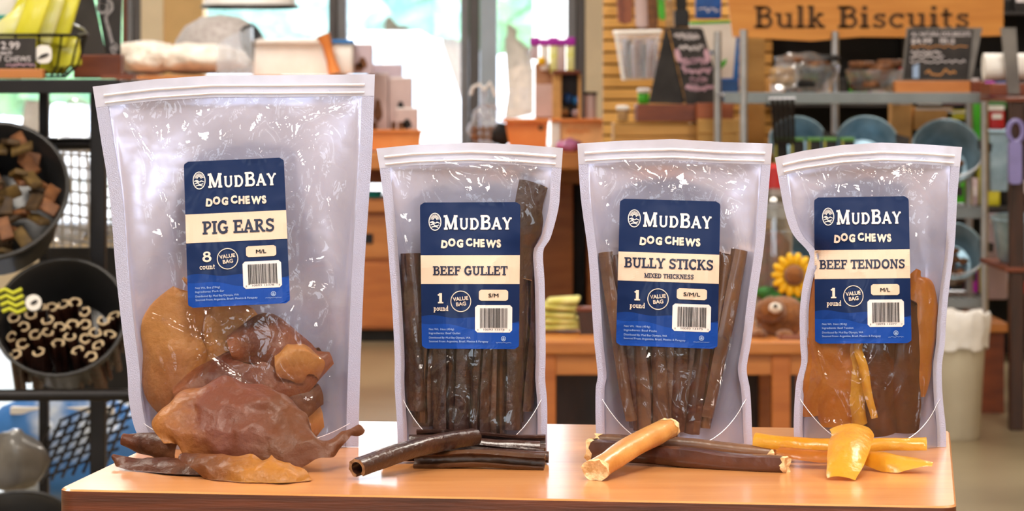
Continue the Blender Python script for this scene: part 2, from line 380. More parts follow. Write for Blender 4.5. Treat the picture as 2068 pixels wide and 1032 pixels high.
# ------------------------------------------------------------------ display table
m_top = mat('birch_laminate', (205, 143, 88), .3, c2=(186, 119, 66), vscale=3.0, stretch=(2.2, 16, 8), bump=.00015, bscale=12, coat=.35, blo=.25, bhi=.75)
m_edge = mat('brown_edge', (98, 46, 24), .45, c2=(64, 28, 14), vscale=5, stretch=(2, 2, 40), bump=.0004, bscale=20, coat=.2)
TA = math.radians(-7.8); TC = Vector((.0201, 2.2566, 0)); TW, TD = .6225, .443
def tpt(u, v): return (TC.x+u*math.cos(TA)-v*math.sin(TA), TC.y+u*math.sin(TA)+v*math.cos(TA))
tbl = thing('display_table', 'small birch-topped display table with dark brown edge, carrying the four bags', 'table', (TC.x, TC.y, 0))
def rr_layer(inset, z, r=.012):
    q = rrect(-TW/2+inset, -TD/2+inset, TW/2-inset, TD/2-inset, r); return [Vector(tpt(*p)+(z,)) for p in q]
Ls = [rr_layer(.0012, TZ), rr_layer(0, TZ-.0012), rr_layer(-.0, TZ-.006), rr_layer(.0, TZ-.026)]
n = len(Ls[0]); V = [p for l in Ls for p in l]; Fc = [list(range(n))]; mi = [0]
for k in range(3):
    for i in range(n): Fc.append([k*n+i, k*n+n+i, k*n+n+(i+1) % n, k*n+(i+1) % n]); mi.append(0 if k == 0 else 1)
Fc.append([3*n+i for i in range(n)][::-1]); mi.append(1)
mesh('tabletop', V, Fc, [m_top, m_edge], tbl, True, 30, mi)
for s in (-1, 1):
    for q in (-1, 1):
        x, y = tpt(s*(TW/2-.04), q*(TD/2-.04)); mesh('leg', *g_box(x-.022, x+.022, y-.022, y+.022, 0, TZ-.026, .003), m_edge, tbl)
for a, b, c, d in ((-.27, -.182, .27, -.164), (-.27, .164, .27, .182), (-.272, -.16, -.256, .16), (.256, -.16, .272, .16)):
    g = g_box(a, c, b, d, TZ-.1, TZ-.0265); g = ([Vector(tpt(v[0], v[1])+(v[2],)) for v in g[0]], g[1]); mesh('apron', *g, m_edge, tbl)

# ------------------------------------------------------------------ bags
m_film = film_mat('clear_bag_film', .012, .034, (225, 222, 236), .045, .0026)
m_gusset = film_mat('milky_gusset_film', .22, .05, (228, 222, 236), .2, .0004)
def foil():
    m = mat('silver_foil_back', (214, 214, 238), .26, .45, var=.05, vscale=9, bump=.004, bscale=11)
    return m
m_foil = foil()
m_seal = mat('embossed_silver_seal', (186, 185, 208), .28, .55, bump=.00035, bscale=1300)
m_zip = mat('milky_zip_band', (184, 180, 193), .28, .3, var=.06, vscale=40, bump=.0008, bscale=25, coat=.4)
m_ziptrack = mat('zip_track_plastic', (232, 229, 236), .25, .1, coat=.5)
def lab(name, c, **k): return mat(name, c, .5, coat=.12, spec=.2, **k)
m_navy = lab('label_navy', (3, 31, 76)); m_cream = lab('label_cream', (216, 194, 174)); m_wave = lab('label_wave_blue', (6, 62, 150)); m_wave2 = lab('label_far_wave', (4, 50, 122))
m_print = mat('navy_print', (3, 20, 58), .5); m_lt = mat('cream_print', (222, 206, 192), .5); m_wht = mat('white_print', (222, 216, 216), .5); m_blk = mat('black_print', (20, 18, 24), .45)
m_faint = mat('pale_blue_print', (150, 176, 214), .45)
# crinkles on the label share the film's bump
for mm in (m_navy, m_cream, m_wave, m_wave2):
    N = mm.node_tree.nodes; L = mm.node_tree.links; b = N['Principled BSDF']
    tc = N.new('ShaderNodeTexCoord'); n1 = N.new('ShaderNodeTexNoise'); n1.noise_type = 'RIDGED_MULTIFRACTAL'; n1.inputs['Scale'].default_value = 16; n1.inputs['Detail'].default_value = 2; n1.inputs['Distortion'].default_value = .8
    bp = N.new('ShaderNodeBump'); bp.inputs['Distance'].default_value = .0008; L.new(tc.outputs['Object'], n1.inputs['Vector']); L.new(n1.outputs[0], bp.inputs['Height']); L.new(bp.outputs[0], b.inputs['Coat Normal'])

class Bag: pass
def poly_x(pl, y):
    return interp([(b, a) for a, b in pl], y)
def make_bag(name_label, y0, left, right, top, quad, product, sub, qty, unit, size, digits, info, seed, Bf, gus, zipoff, sealw, creases=()):
    B = Bag(); B.y0 = y0
    left = smooth_pts(left, 6); right = smooth_pts(right, 6); yb = HZ+F*(CAMH-TZ)/y0-.6
    left = [p for p in left if p[1] < yb-4]+[(left[-1][0], yb)]; right = [p for p in right if p[1] < yb-4]+[(right[-1][0], yb)]
    yl, yr = left[0][1], right[0][1]; xl0, xr0 = left[0][0], right[0][0]
    def bow(s):
        x = xl0+(xr0-xl0)*s; return interp(top, x)-(yl+(yr-yl)*s)
    def pix(s, r):
        ya = yl+(yb-yl)*r; yc = yr+(yb-yr)*r
        return (poly_x(left, ya)*(1-s)+poly_x(right, yc)*s, ya*(1-s)+yc*s+bow(s)*(1-r)**1.5)
    def inv(px, py):
        s = .5; r = .5
        for _ in range(6):
            t = yl+(yr-yl)*s+bow(s)*(1-r)**1.5; t0 = t
            r = min(1, max(0, (py-t0+0)/(yb-(yl+(yr-yl)*s)))) if True else r
            ya = yl+(yb-yl)*r; yc = yr+(yb-yr)*r; a = poly_x(left, ya); b = poly_x(right, yc); s = (px-a)/(b-a)
        return s, r
    lc = [sum(q[0] for q in quad)/4, sum(q[1] for q in quad)/4]
    def bulge(s, r, px, py, wr=True):
        e = min(s, 1-s); e2 = max(0, min(1, (e-.055)/.445)); prof = math.sin(e2*math.pi/2)**.6
        b = interp(Bf, r)*prof
        if wr:
            dx = max(0, abs(px-lc[0])-95)/40; dy = max(0, abs(py-lc[1])-140)/40
            mk = min(1, .25+dx+dy)*min(1, e2*6)*min(1, r*9)
            v = Vector((px*.012+seed*7.3, py*.008, seed)); w1 = noise.noise(v); w2 = abs(noise.noise(v*2.3+Vector((3, 1, 0))))
            b += mk*(.0028*w1+.0042*(1-w2*2.6 if w2 < .38 else 0)*.6)
            for (ax, ay, bx_, by, wd, ht) in creases:
                ux, uy = bx_-ax, by-ay; L2 = ux*ux+uy*uy; tt = ((px-ax)*ux+(py-ay)*uy)/L2
                if -.1 < tt < 1.1:
                    dd = abs((px-ax)*uy-(py-ay)*ux)/math.sqrt(L2)+4*noise.noise(Vector((tt*3, seed, ax*.01)))
                    if dd < wd*3: b += ht*math.exp(-(dd/wd)**2)*max(0, math.sin(max(0, min(1, (tt+.1)/1.2))*math.pi))**.5*min(1, e2*8)*min(1, max(0, abs(px-lc[0])-104)/25+max(0, abs(py-lc[1])-150)/25)
        return b
    def front(px, py, off=0.0, wr=True):
        s, r = inv(px, py); b = bulge(s, r, px, py, wr)
        d = y0-b-off; q = P(px, py, d)
        if r > .75:
            k = (r-.75)/.25; zz = P(px, py, y0).z; q.z = q.z*(1-k)+zz*k
        return q
    B.front = front
    def clamp(v):
        v = Vector(v); px = CX+v.x*F/v.y; py = HZ+(CAMH-v.z)*F/v.y; s, r = inv(px, py)
        s2 = min(.94, max(.06, s))
        if s2 != s:
            ya = yl+(yb-yl)*r; yc = yr+(yb-yr)*r; px += (s2-s)*(poly_x(right, yc)-poly_x(left, ya)); v.x = (px-CX)/F*v.y; s = s2
        b = bulge(s, r, px, py, False); v.y = min(y0+.76*b-.0006, max(y0-.94*b+.0008, v.y)); v.z = max(v.z, TZ+.002)
        return v
    B.clamp = clamp
    loc = (P((xl0+xr0)/2, 0, y0).x, y0, TZ)
    t = thing('chew_bag', name_label, 'bag', loc, 'stand-up bags of dog chews'); B.o = t
    NS, NR = 130, 150; V = []; Fc = []
    for j in range(NR+1):
        for i in range(NS+1):
            s = i/NS; r = j/NR; px, py = pix(s, r)
            b = bulge(s, r, px, py); q = P(px, py, y0-b)
            if r > .75:
                k = (r-.75)/.25; q.z = q.z*(1-k)+P(px, py, y0).z*k
            V.append(q)
    def grid(o): return [[o+j*(NS+1)+i, o+(j+1)*(NS+1)+i, o+(j+1)*(NS+1)+i+1, o+j*(NS+1)+i+1] for j in range(NR) for i in range(NS)]
    mesh('front_film', V, grid(0), m_film, t, True, 180)
    V2 = []
    for j in range(NR+1):
        for i in range(NS+1):
            s = i/NS; r = j/NR; px, py = pix(s, r); e = min(s, 1-s); e2 = max(0, min(1, (e-.055)/.445))
            b = interp(Bf, r)*.8*math.sin(e2*math.pi/2)**.6+.0004+.004*min(1, e2*4)*noise.noise(Vector((px*.009+seed*5, py*.006, 9)))*min(1, r*9)
            q = P(px, py, y0); V2.append(Vector((q.x, y0+max(b, .0004), q.z)))
    mesh('back_film', V2, grid(0), m_foil, t, True, 180)
    # side seals: embossed strips in front of the joint
    for side in (0, 1):
        V3 = []; nr = 70
        for j in range(nr+1):
            r = j/nr
            for i in range(5):
                f = i/4; wpx = sealw
                px, py = pix(side, r); px += (wpx*f if side == 0 else -wpx*f)
                q = P(px, py, y0-.0009-bulge(*inv(px, py), px, py, False)); V3.append(q)
        F3 = [[j*5+i, (j+1)*5+i, (j+1)*5+i+1, j*5+i+1] if side == 0 else [j*5+i, j*5+i+1, (j+1)*5+i+1, (j+1)*5+i] for j in range(nr) for i in range(4)]
        mesh('side_seal', V3, F3, m_seal, t, True, 180)
    # zip header band with tracks
    z0, z1 = zipoff; nz = 50; V4 = []
    hr = (z1)/(yb-yl)
    for j in range(5):
        for i in range(nz+1):
            s = i/nz; px, py = pix(s, 0); px2, py2 = pix(s, hr); f = j/4
            V4.append(P(px+(px2-px)*f, py+(py2-py)*f, y0-.0012-bulge(s, hr*f, px, py, False)))
    mesh('zip_band', V4, [[j*(nz+1)+i, (j+1)*(nz+1)+i, (j+1)*(nz+1)+i+1, j*(nz+1)+i+1] for j in range(4) for i in range(nz)], m_zip, t, True, 180)
    for k, ff in enumerate((z0/z1, (z0/z1+1)/2+.1)):
        pts = []
        for i in range(nz+1):
            s = .035+.93*i/nz; px, py = pix(s, hr*ff); pts.append(P(px, py, y0-.002-bulge(s, hr*ff, px, py, False)))
        mesh('zip_track', *g_tube(pts, .0009 if k else .0012, 6), m_ziptrack, t, True)
    # gusset sheet with curved seal line
    V5 = []; line = []; ng = 40
    for j in range(9):
        for i in range(ng+1):
            s = .04+.92*i/ng; e = abs(2*s-1)
            ytop = gus[1]+(gus[0]-gus[1])*max(0, (e-.15)/.85)**2.2
            px, _ = pix(s, .95); py = ytop+(yb-ytop)*j/8; s2, r2 = inv(px, py)
            b = bulge(s2, r2, px, py, False)*.93; q = P(px, py, y0)
            V5.append(Vector((q.x, y0-b+.0006, q.z)))
            if j == 0: line.append(Vector((q.x, y0-b-.0016, q.z)))
    mesh('gusset', V5, [[j*(ng+1)+i, (j+1)*(ng+1)+i, (j+1)*(ng+1)+i+1, j*(ng+1)+i+1] for j in range(8) for i in range(ng)], m_gusset, t, True, 180)
    mesh('gusset_seam', *g_tube(line[:12], .0003, 5), m_ziptrack, t, True)
    mesh('gusset_seam', *g_tube(line[-12:], .0003, 5), m_ziptrack, t, True)
    # base sheet
    V6 = []; nb = 40
    for i in range(nb+1):
        V6.append(V[NR*(NS+1)+round(i/nb*NS)]+Vector((0, 0, .0004)))
    for i in range(nb+1): V6.append(V2[NR*(NS+1)+round(i/nb*NS)]+Vector((0, 0, .0004)))
    mesh('base_sheet', V6, [[i, i+1, nb+2+i, nb+1+i] for i in range(nb)], m_gusset, t, True, 180)
    # ---------------- label
    LW = .69
    def lfn(off):
        def f(x, y):  # x in 0..LW, y up 0..1
            a = x/LW; b = 1-y; TL, TR, BR, BL = quad
            px = (TL[0]*(1-a)+TR[0]*a)*(1-b)+(BL[0]*(1-a)+BR[0]*a)*b
            py = (TL[1]*(1-a)+TR[1]*a)*(1-b)+(BL[1]*(1-a)+BR[1]*a)*b
            return front(px, py, off)
        return f
    def clipgrid(x0, x1, y0_, y1_, nx, ny, r=0):
        Vg = []; Fg = []
        for j in range(ny+1):
            for i in range(nx+1):
                x = x0+(x1-x0)*i/nx; y = y0_+(y1_-y0_)*j/ny
                if r:
                    ins = 0
                    for yy in (y-y0_, y1_-y):
                        if yy < r: ins = max(ins, r-math.sqrt(max(0, r*r-(r-yy)**2)))
                    x = x0+ins+(x1-x0-2*ins)*i/nx
                Vg.append((x, y))
        for j in range(ny):
            for i in range(nx): a = j*(nx+1)+i; Fg.append([a, a+1, a+nx+2, a+nx+1])
        return Vg, Fg
    lb = put('label', clipgrid(0, LW, 0, 1, 28, 60, .03), lfn(.0007), m_navy, t); lb['label'] = 'navy blue sticker with cream band, lettering and barcode'
    for p in lb.data.polygons: p.use_smooth = True
    o1, o2, o3 = lfn(.0013), lfn(.0015), lfn(.0018)
    # waves
    for nm, mm, base, amp, ph, of in (('wave', m_wave2, .205, .018, .4, .00085), ('wave', m_wave, .165, .022, 2.2, .0010)):
        Vg, Fg = clipgrid(.0, LW, 0, 1, 28, 10)
        Vg = []
        for j in range(11):
            for i in range(29):
                x = LW*i/28; tp = base+amp*math.sin(x*7+ph)+.012*math.sin(x*17+ph*2); y = tp*j/10
                ins = max(0, .03-math.sqrt(max(0, .0009-(.03-y)**2))) if y < .03 else 0
                Vg.append((ins+(LW-2*ins)*i/28, y))
        put(nm, (Vg, Fg), lfn(of), mm, lb)
    put('name_band', clipgrid(0, LW, 1-.558, 1-.361, 28, 14), lfn(.0010), m_cream, lb)
    # emblem: oval badge with rays, head and waves
    ex, ey = .148*LW, 1-.132; gs = [ribbon(arc(ex, ey, .041, .058, 0, 360, 36)[:-1], .006, True)]
    for k in range(13):
        a = math.radians(10+k*160/12); gs.append(ribbon([(ex+.018*math.cos(a), ey+.016+.016*math.sin(a)), (ex+.034*math.cos(a), ey+.012+.038*math.sin(a))], .0035))
    gs.append(ribbon(arc(ex, ey+.012, .014, .015, 0, 180, 10), .006)); gs.append(ribbon(arc(ex-.004, ey+.002, .02, .012, 200, 350, 10), .007))
    gs.append(ribbon(smooth_pts([(ex-.033, ey-.006), (ex-.015, ey+.002), (ex, ey-.010), (ex+.016, ey-.004), (ex+.033, ey-.012)], 4), .006))
    gs.append(ribbon(smooth_pts([(ex-.03, ey-.022), (ex-.012, ey-.016), (ex+.004, ey-.028), (ex+.028, ey-.022)], 4), .006))
    gs.append(ribbon(smooth_pts([(ex-.024, ey-.037), (ex-.004, ey-.032), (ex+.022, ey-.038)], 4), .007))
    put('emblem', join2(gs), o2, m_wht, lb)
    g, _ = slab_text('MUDBAY', .45, [1.08, .86, .86, 1.08, .9, .9], .02)
    put('brand_lettering', fit2(g, .235*LW, .915*LW, 1-.187, 1-.187+.092), o2, m_wht, lb)
    # chunky bouncing letters
    gs = []; x = 0; wl = []
    for k, ch in enumerate('DOG CHEWS'):
        if ch == ' ': x += .35; continue
        v, f = fat(sans(ch, .03), .055); xs = [p[0] for p in v]; w_ = max(xs)-min(xs); a = [-.12, .06, -.05, 0, .1, -.03, .05, -.06, .1][k]; dy = [-.1, .05, -.02, 0, .06, .02, -.03, -.05, -.1][k]
        gs.append(([((p[0]-min(xs))*math.cos(a)-p[1]*math.sin(a)+x, (p[0]-min(xs))*math.sin(a)+p[1]*math.cos(a)+dy) for p in v], f)); x += w_+.13
    put('dog_chews_lettering', fit2(join2(gs), .205*LW, .81*LW, 1-.302, 1-.302+.05), o2, m_lt, lb)
    g, _ = slab_text(product[0])
    put('product_lettering', fit2(g, product[1]*LW, product[2]*LW, 1-product[4], 1-product[3]), o2, m_print, lb)
    if sub:
        g, _ = slab_text(sub[0]); put('product_lettering', fit2(g, sub[1]*LW, sub[2]*LW, 1-sub[4], 1-sub[3]), o2, m_print, lb)
    g, _ = slab_text(qty); qx = (.155, .245) if qty == '8' else (.165, .225)
    put('quantity_lettering', fit2(g, qx[0]*LW, qx[1]*LW, 1-.69, 1-.62), o2, m_lt, lb)
    g, _ = slab_text(unit); put('quantity_lettering', fit2(g, .125*LW, .275*LW, 1-.742, 1-.742+.036), o2, m_lt, lb)
    cx, cy = .403*LW, 1-.676; gs = [ribbon(arc(cx, cy, .07, .07, 0, 360, 40)[:-1], .0055, True)]
    for s_, wx, yy in (('VALUE', .108, .006), ('BAG', .07, -.03)):
        v, f = fit2(fat(sans(s_, .0), .045), cx-wx/2, cx+wx/2, cy+yy, cy+yy+.026); a = .1
        gs.append(([(cx+(p[0]-cx)*math.cos(a)-(p[1]-cy)*math.sin(a), cy+(p[0]-cx)*math.sin(a)+(p[1]-cy)*math.cos(a)) for p in v], f))
    put('value_badge', join2(gs), o2, m_lt, lb)
    put('size_tag', clipgrid(.587*LW, .885*LW, 1-.672, 1-.597, 6, 8, .016), o1, m_cream, lb)
    wz = .022*len(size)+.005; cxs = .736*LW
    put('size_lettering', fit2(fat(sans(size), .03), cxs-wz/2, cxs+wz/2, 1-.648, 1-.622), o3, m_blk, lb)
    put('barcode_panel', clipgrid(.548*LW, .928*LW, 1-.888, 1-.702, 8, 12, .016), o1, m_wht, lb)
    rb = random.Random(seed+40); gs = []; x = .6*LW; xe = .882*LW; first = True
    while x < xe-.002:
        wb_ = rb.choice((.0022, .0022, .0044, .0066)); yb_ = 1-.862 if first or x > xe-.008 else 1-.857
        for q in range(3): gs.append(rect2(x, yb_+(.722*-1+1-yb_)*q/3, x+wb_, yb_+(1-.722-yb_)*(q+1)/3))
        x += wb_+rb.choice((.002, .002, .004)); first = False
    put('barcode', join2(gs), o3, m_blk, lb)
    gs = [fit2(sans(digits), .635*LW, .85*LW, 1-.874, 1-.861), fit2(sans('8'), .572*LW, .583*LW, 1-.876, 1-.864), fit2(sans(digits[-1]), .897*LW, .908*LW, 1-.876, 1-.864)]
    put('barcode_digits', join2(gs), o3, m_blk, lb)
    gs = []
    for k, s_ in enumerate(info):
        yb_ = 1-(.873, .9, .931, .956)[k]; gs.append(fit2(sans(s_), .075*LW, (.075+.0135*len(s_)*(.9 if len(s_) > 30 else 1))*LW, yb_, yb_+.014))
    put('small_print', join2(gs), o3, m_faint, lb)
    ex, ey = .84*LW, 1-.93; gs = [ribbon(arc(ex, ey, .015, .015, 0, 360, 24)[:-1], .004, True), ribbon(arc(ex, ey+.002, .005, .005, 0, 360, 12)[:-1], .004, True), ribbon([(ex-.009, ey-.006), (ex+.009, ey-.006)], .004), scribble(seed, ex-.055, ex+.055, ey-.027, .006, 30)]
    put('recycling_mark', join2(gs), o3, m_faint, lb)
    return B

B1 = make_bag('tall clear bag with silver back holding pig ears, largest and leftmost of the four', 2.32,
    [(187, 175), (205, 290), (222, 400), (233, 540), (246, 660), (257, 750), (260, 805), (271, 862), (292, 905)],
    [(757, 150), (752, 300), (744, 420), (736, 540), (729, 710), (725, 845), (724, 905)],
    [(187, 175), (250, 167), (310, 160), (430, 152), (560, 152), (757, 150)],
    [(371, 327), (573, 318), (586, 612), (380, 622)], ('PIG EARS', .165, .875, .413, .502), None, '8', 'count', 'M/L', '10093 13378',
    ['Net Wt. 8oz (226g)', 'Ingredients: Pork Ear', 'Distributed By: Mud Bay Olympia, WA', 'Sourced From: Argentina, Brazil, Mexico & Paraguay'], 1,
    [(0, .002), (.08, .003), (.2, .011), (.45, .024), (.7, .036), (.9, .038), (1, .03)], (845, 893), (20, 42), 25, [(232, 215, 300, 320, 7, .004), (300, 320, 350, 480, 7, .004), (350, 480, 398, 740, 6, .003), (300, 640, 425, 695, 8, .005), (425, 695, 335, 800, 8, .005), (245, 720, 300, 800, 10, .006), (300, 640, 255, 720, 8, .004), (600, 470, 640, 330, 6, .003), (660, 420, 700, 540, 8, .003), (620, 245, 705, 212, 5, .002), (420, 720, 520, 800, 6, .003), (560, 690, 600, 760, 6, .003)])
B2 = make_bag('clear silver-backed bag packed with dark beef gullet sticks, one stick poking up at right', 2.29,
    [(760, 300), (768, 350), (778, 440), (785, 520), (792, 620), (797, 720), (797, 780), (802, 860), (803, 912)],
    [(1137, 299), (1132, 370), (1128, 420), (1112, 480), (1097, 508), (1100, 575), (1102, 706), (1101, 765), (1105, 816), (1105, 912)],
    [(760, 300), (830, 293), (950, 288), (1050, 292), (1137, 299)],
    [(848, 409), (1051, 408), (1048, 705), (852, 704)], ('BEEF GULLET', .122, .878, .435, .497), None, '1', 'pound', 'S/M', '10093 13376',
    ['Net Wt. 16oz (454g)', 'Ingredients: Beef Gullet', 'Distributed By: Mud Bay Olympia, WA', 'Sourced From: Argentina, Brazil, Mexico & Paraguay'], 2,
    [(0, .002), (.08, .003), (.2, .012), (.4, .026), (.7, .033), (.9, .032), (1, .026)], (785, 898), (18, 40), 20, [(830, 640, 850, 770, 7, .004), (850, 770, 905, 730, 8, .005), (905, 730, 885, 835, 6, .004), (800, 420, 832, 560, 6, .003), (1065, 560, 1095, 520, 6, .004), (1050, 600, 1085, 700, 6, .003), (900, 330, 990, 345, 6, .003), (1000, 320, 1090, 350, 6, .003)])
B3 = make_bag('clear silver-backed bag packed with brown bully sticks, second from the right', 2.32,
    [(1166, 290), (1173, 400), (1188, 514), (1195, 619), (1200, 690), (1207, 758), (1203, 785), (1203, 857), (1206, 905)],
    [(1560, 290), (1551, 400), (1543, 497), (1528, 601), (1517, 690), (1508, 745), (1515, 790), (1519, 871), (1520, 905)],
    [(1166, 290), (1260, 284), (1360, 281), (1460, 287), (1560, 290)],
    [(1252, 401), (1455, 407), (1449, 705), (1244, 697)], ('BULLY STICKS', .06, .94, .398, .467), ('MIXED THICKNESS', .26, .75, .502, .533), '1', 'pound', 'S/M/L', '10093 13375',
    ['Net Wt. 16oz (454g)', 'Ingredients: Beef Pizzle', 'Distributed By: Mud Bay Olympia, WA', 'Sourced From: Argentina, Brazil, Mexico & Paraguay'], 3,
    [(0, .002), (.08, .003), (.2, .012), (.4, .025), (.7, .031), (.9, .03), (1, .025)], (785, 892), (20, 42), 18, [(1225, 500, 1238, 640, 6, .004), (1238, 640, 1256, 800, 6, .004), (1490, 570, 1478, 700, 7, .003), (1478, 700, 1440, 850, 7, .005), (1260, 330, 1330, 370, 6, .003), (1390, 340, 1500, 400, 6, .003), (1480, 420, 1505, 520, 6, .003)])
B4 = make_bag('clear silver-backed bag of amber beef tendons, rightmost bag by the table corner', 2.32,
    [(1565, 318), (1573, 366), (1586, 432), (1602, 474), (1628, 503), (1636, 518), (1630, 541), (1621, 578), (1615, 632), (1616, 696), (1618, 732), (1608, 772), (1604, 822), (1603, 871), (1606, 905)],
    [(1943, 297), (1934, 387), (1928, 495), (1917, 582), (1911, 645), (1908, 696), (1902, 743), (1904, 804), (1910, 862), (1911, 905)],
    [(1565, 318), (1620, 305), (1700, 293), (1780, 288), (1860, 291), (1943, 297)],
    [(1644, 399), (1835, 396), (1841, 693), (1646, 694)], ('BEEF TENDONS', .05, .945, .428, .49), None, '1', 'pound', 'M/L', '10093 13377',
    ['Net Wt. 16oz (454g)', 'Ingredients: Beef Tendon', 'Distributed By: Mud Bay Olympia, WA', 'Sourced From: Argentina, Brazil, Mexico & Paraguay'], 4,
    [(0, .002), (.08, .003), (.2, .012), (.4, .025), (.7, .031), (.9, .03), (1, .025)], (785, 890), (18, 38), 18, [(1600, 470, 1665, 545, 7, .004), (1640, 440, 1690, 560, 6, .003), (1640, 690, 1665, 760, 6, .004), (1885, 560, 1880, 700, 7, .003), (1880, 700, 1860, 850, 7, .005), (1600, 350, 1680, 390, 6, .003), (1830, 340, 1900, 420, 8, .003), (1700, 330, 1760, 350, 5, .003), (1650, 850, 1720, 855, 5, .003)])

# ------------------------------------------------------------------ chews
m_gul = mat('dried_gullet', (40, 20, 15), .34, c2=(66, 38, 29), vscale=30, stretch=(1, 1, 1), bump=.0025, bscale=90, coat=.35)
m_gulend = mat('gullet_cut_end', (170, 134, 98), .7, c2=(120, 86, 58), vscale=180, bump=.0012, bscale=400)
m_gulbr = mat('brown_gullet', (86, 54, 32), .36, c2=(58, 34, 22), vscale=30, bump=.002, bscale=80, coat=.3)
m_bul = mat('dark_bully', (50, 23, 18), .32, c2=(82, 45, 34), vscale=24, bump=.0015, bscale=60, coat=.4)
m_bulb = mat('brown_bully', (74, 46, 33), .38, c2=(112, 76, 50), vscale=24, bump=.0012, bscale=60, coat=.3)
m_bulg = mat('golden_bully', (184, 118, 54), .36, c2=(212, 154, 84), vscale=22, bump=.0015, bscale=70, coat=.3)
m_bulend = mat('bully_cut_end', (236, 206, 160), .75, c2=(200, 158, 104), vscale=220, bump=.001, bscale=500)
m_ten = mat('yellow_tendon', (226, 160, 30), .3, c2=(240, 188, 66), vscale=20, bump=.002, bscale=70, coat=.4, sss=.2)
m_tenb = mat('amber_tendon', (186, 104, 28), .3, c2=(212, 138, 52), vscale=14, bump=.0015, bscale=60, coat=.4, sss=.15)
m_tend = mat('brown_tendon', (86, 42, 18), .32, c2=(128, 70, 30), vscale=16, bump=.0015, bscale=60, coat=.4)
def ear_mat(name, a, b, c, dirx=1):
    m = mat(name, b, .42, c2=b, vscale=20, bump=.0022, bscale=100, coat=.06, sss=.1); N = m.node_tree.nodes; L = m.node_tree.links
    tc = N.new('ShaderNodeTexCoord'); sp = N.new('ShaderNodeSeparateXYZ'); L.new(tc.outputs['Generated'], sp.inputs[0])
    nz = N.new('ShaderNodeTexNoise'); nz.inputs['Scale'].default_value = 26; nz.inputs['Detail'].default_value = 6; L.new(tc.outputs['Object'], nz.inputs['Vector'])
    ma = N.new('ShaderNodeMath'); ma.operation = 'MULTIPLY_ADD'; ma.inputs[1].default_value = .7; L.new(nz.outputs[0], ma.inputs[0]); L.new(sp.outputs[0 if dirx else 2], ma.inputs[2])
    r = N.new('ShaderNodeValToRGB'); e = r.color_ramp.elements; e[0].position = .36; e[0].color = lin(a)+(1,); e[1].position = 1.15 if 0 else 1.0; e[1].color = lin(c)+(1,)
    k = e.new(.62); k.color = lin(b)+(1,); L.new(ma.outputs[0], r.inputs[0])
    vn = N.new('ShaderNodeTexNoise'); vn.noise_type = 'RIDGED_MULTIFRACTAL'; vn.inputs['Scale'].default_value = 13; vn.inputs['Detail'].default_value = 2; vn.inputs['Distortion'].default_value = .6; L.new(tc.outputs['Object'], vn.inputs['Vector'])
    vr = N.new('ShaderNodeMapRange'); vr.inputs[1].default_value = 1.05; vr.inputs[2].default_value = 1.5; vr.inputs[4].default_value = .55; L.new(vn.outputs[0], vr.inputs[0])
    mxv = N.new('ShaderNodeMixRGB'); mxv.inputs[2].default_value = lin((70, 30, 18))+(1,); L.new(vr.outputs[0], mxv.inputs[0]); L.new(r.outputs[0], mxv.inputs[1]); L.new(mxv.outputs[0], N['Principled BSDF'].inputs['Base Color'])
    return m
m_ear1 = ear_mat('pig_ear_amber_to_rose', (190, 126, 60), (136, 76, 58), (126, 76, 50))
m_ear3 = ear_mat('pig_ear_brown_to_gold', (96, 50, 30), (146, 88, 46), (196, 132, 52))
m_ear = ear_mat('pig_ear_rose', (170, 100, 62), (112, 54, 36), (150, 84, 52))
m_earg = ear_mat('pig_ear_golden', (140, 76, 42), (180, 110, 54), (214, 150, 80), 0)
m_eard = ear_mat('pig_ear_dark', (110, 58, 36), (76, 36, 24), (118, 68, 42))

def g_sweep(spine, prof_fn, cap=True, wob=0, seed=0, nf=30):
    """closed cross-section swept on spine [(pos, scale_a, scale_b, roll)]; prof_fn(i/N) -> list of (a,b)"""
    V = []; Fc = []; n = None; N = len(spine)-1
    P3 = [Vector(s[0]) for s in spine]; t0 = (P3[1]-P3[0]).normalized()
    up = Vector((0, 0, 1)) if abs(t0.z) < .85 else Vector((0, -1, 0))
    for i, (p, sa, sb, roll) in enumerate(spine):
        p = Vector(p); t = (P3[min(i+1, N)]-P3[max(i-1, 0)]).normalized()
        u = t.cross(up).normalized(); v = u.cross(t).normalized()
        u, v = u*math.cos(roll)+v*math.sin(roll), -u*math.sin(roll)+v*math.cos(roll)
        pr = prof_fn(i/N); n = len(pr)
        for a, b in pr:
            q = p+u*a*sa+v*b*sb
            if wob: q += (u*noise.noise(q*nf+Vector((seed, 0, 0)))+v*noise.noise(q*nf+Vector((0, seed, 5))))*wob
            V.append(q)
    side = []
    for i in range(N):
        for k in range(n): Fc.append([i*n+k, i*n+(k+1) % n, (i+1)*n+(k+1) % n, (i+1)*n+k])
    return V, Fc, n, N
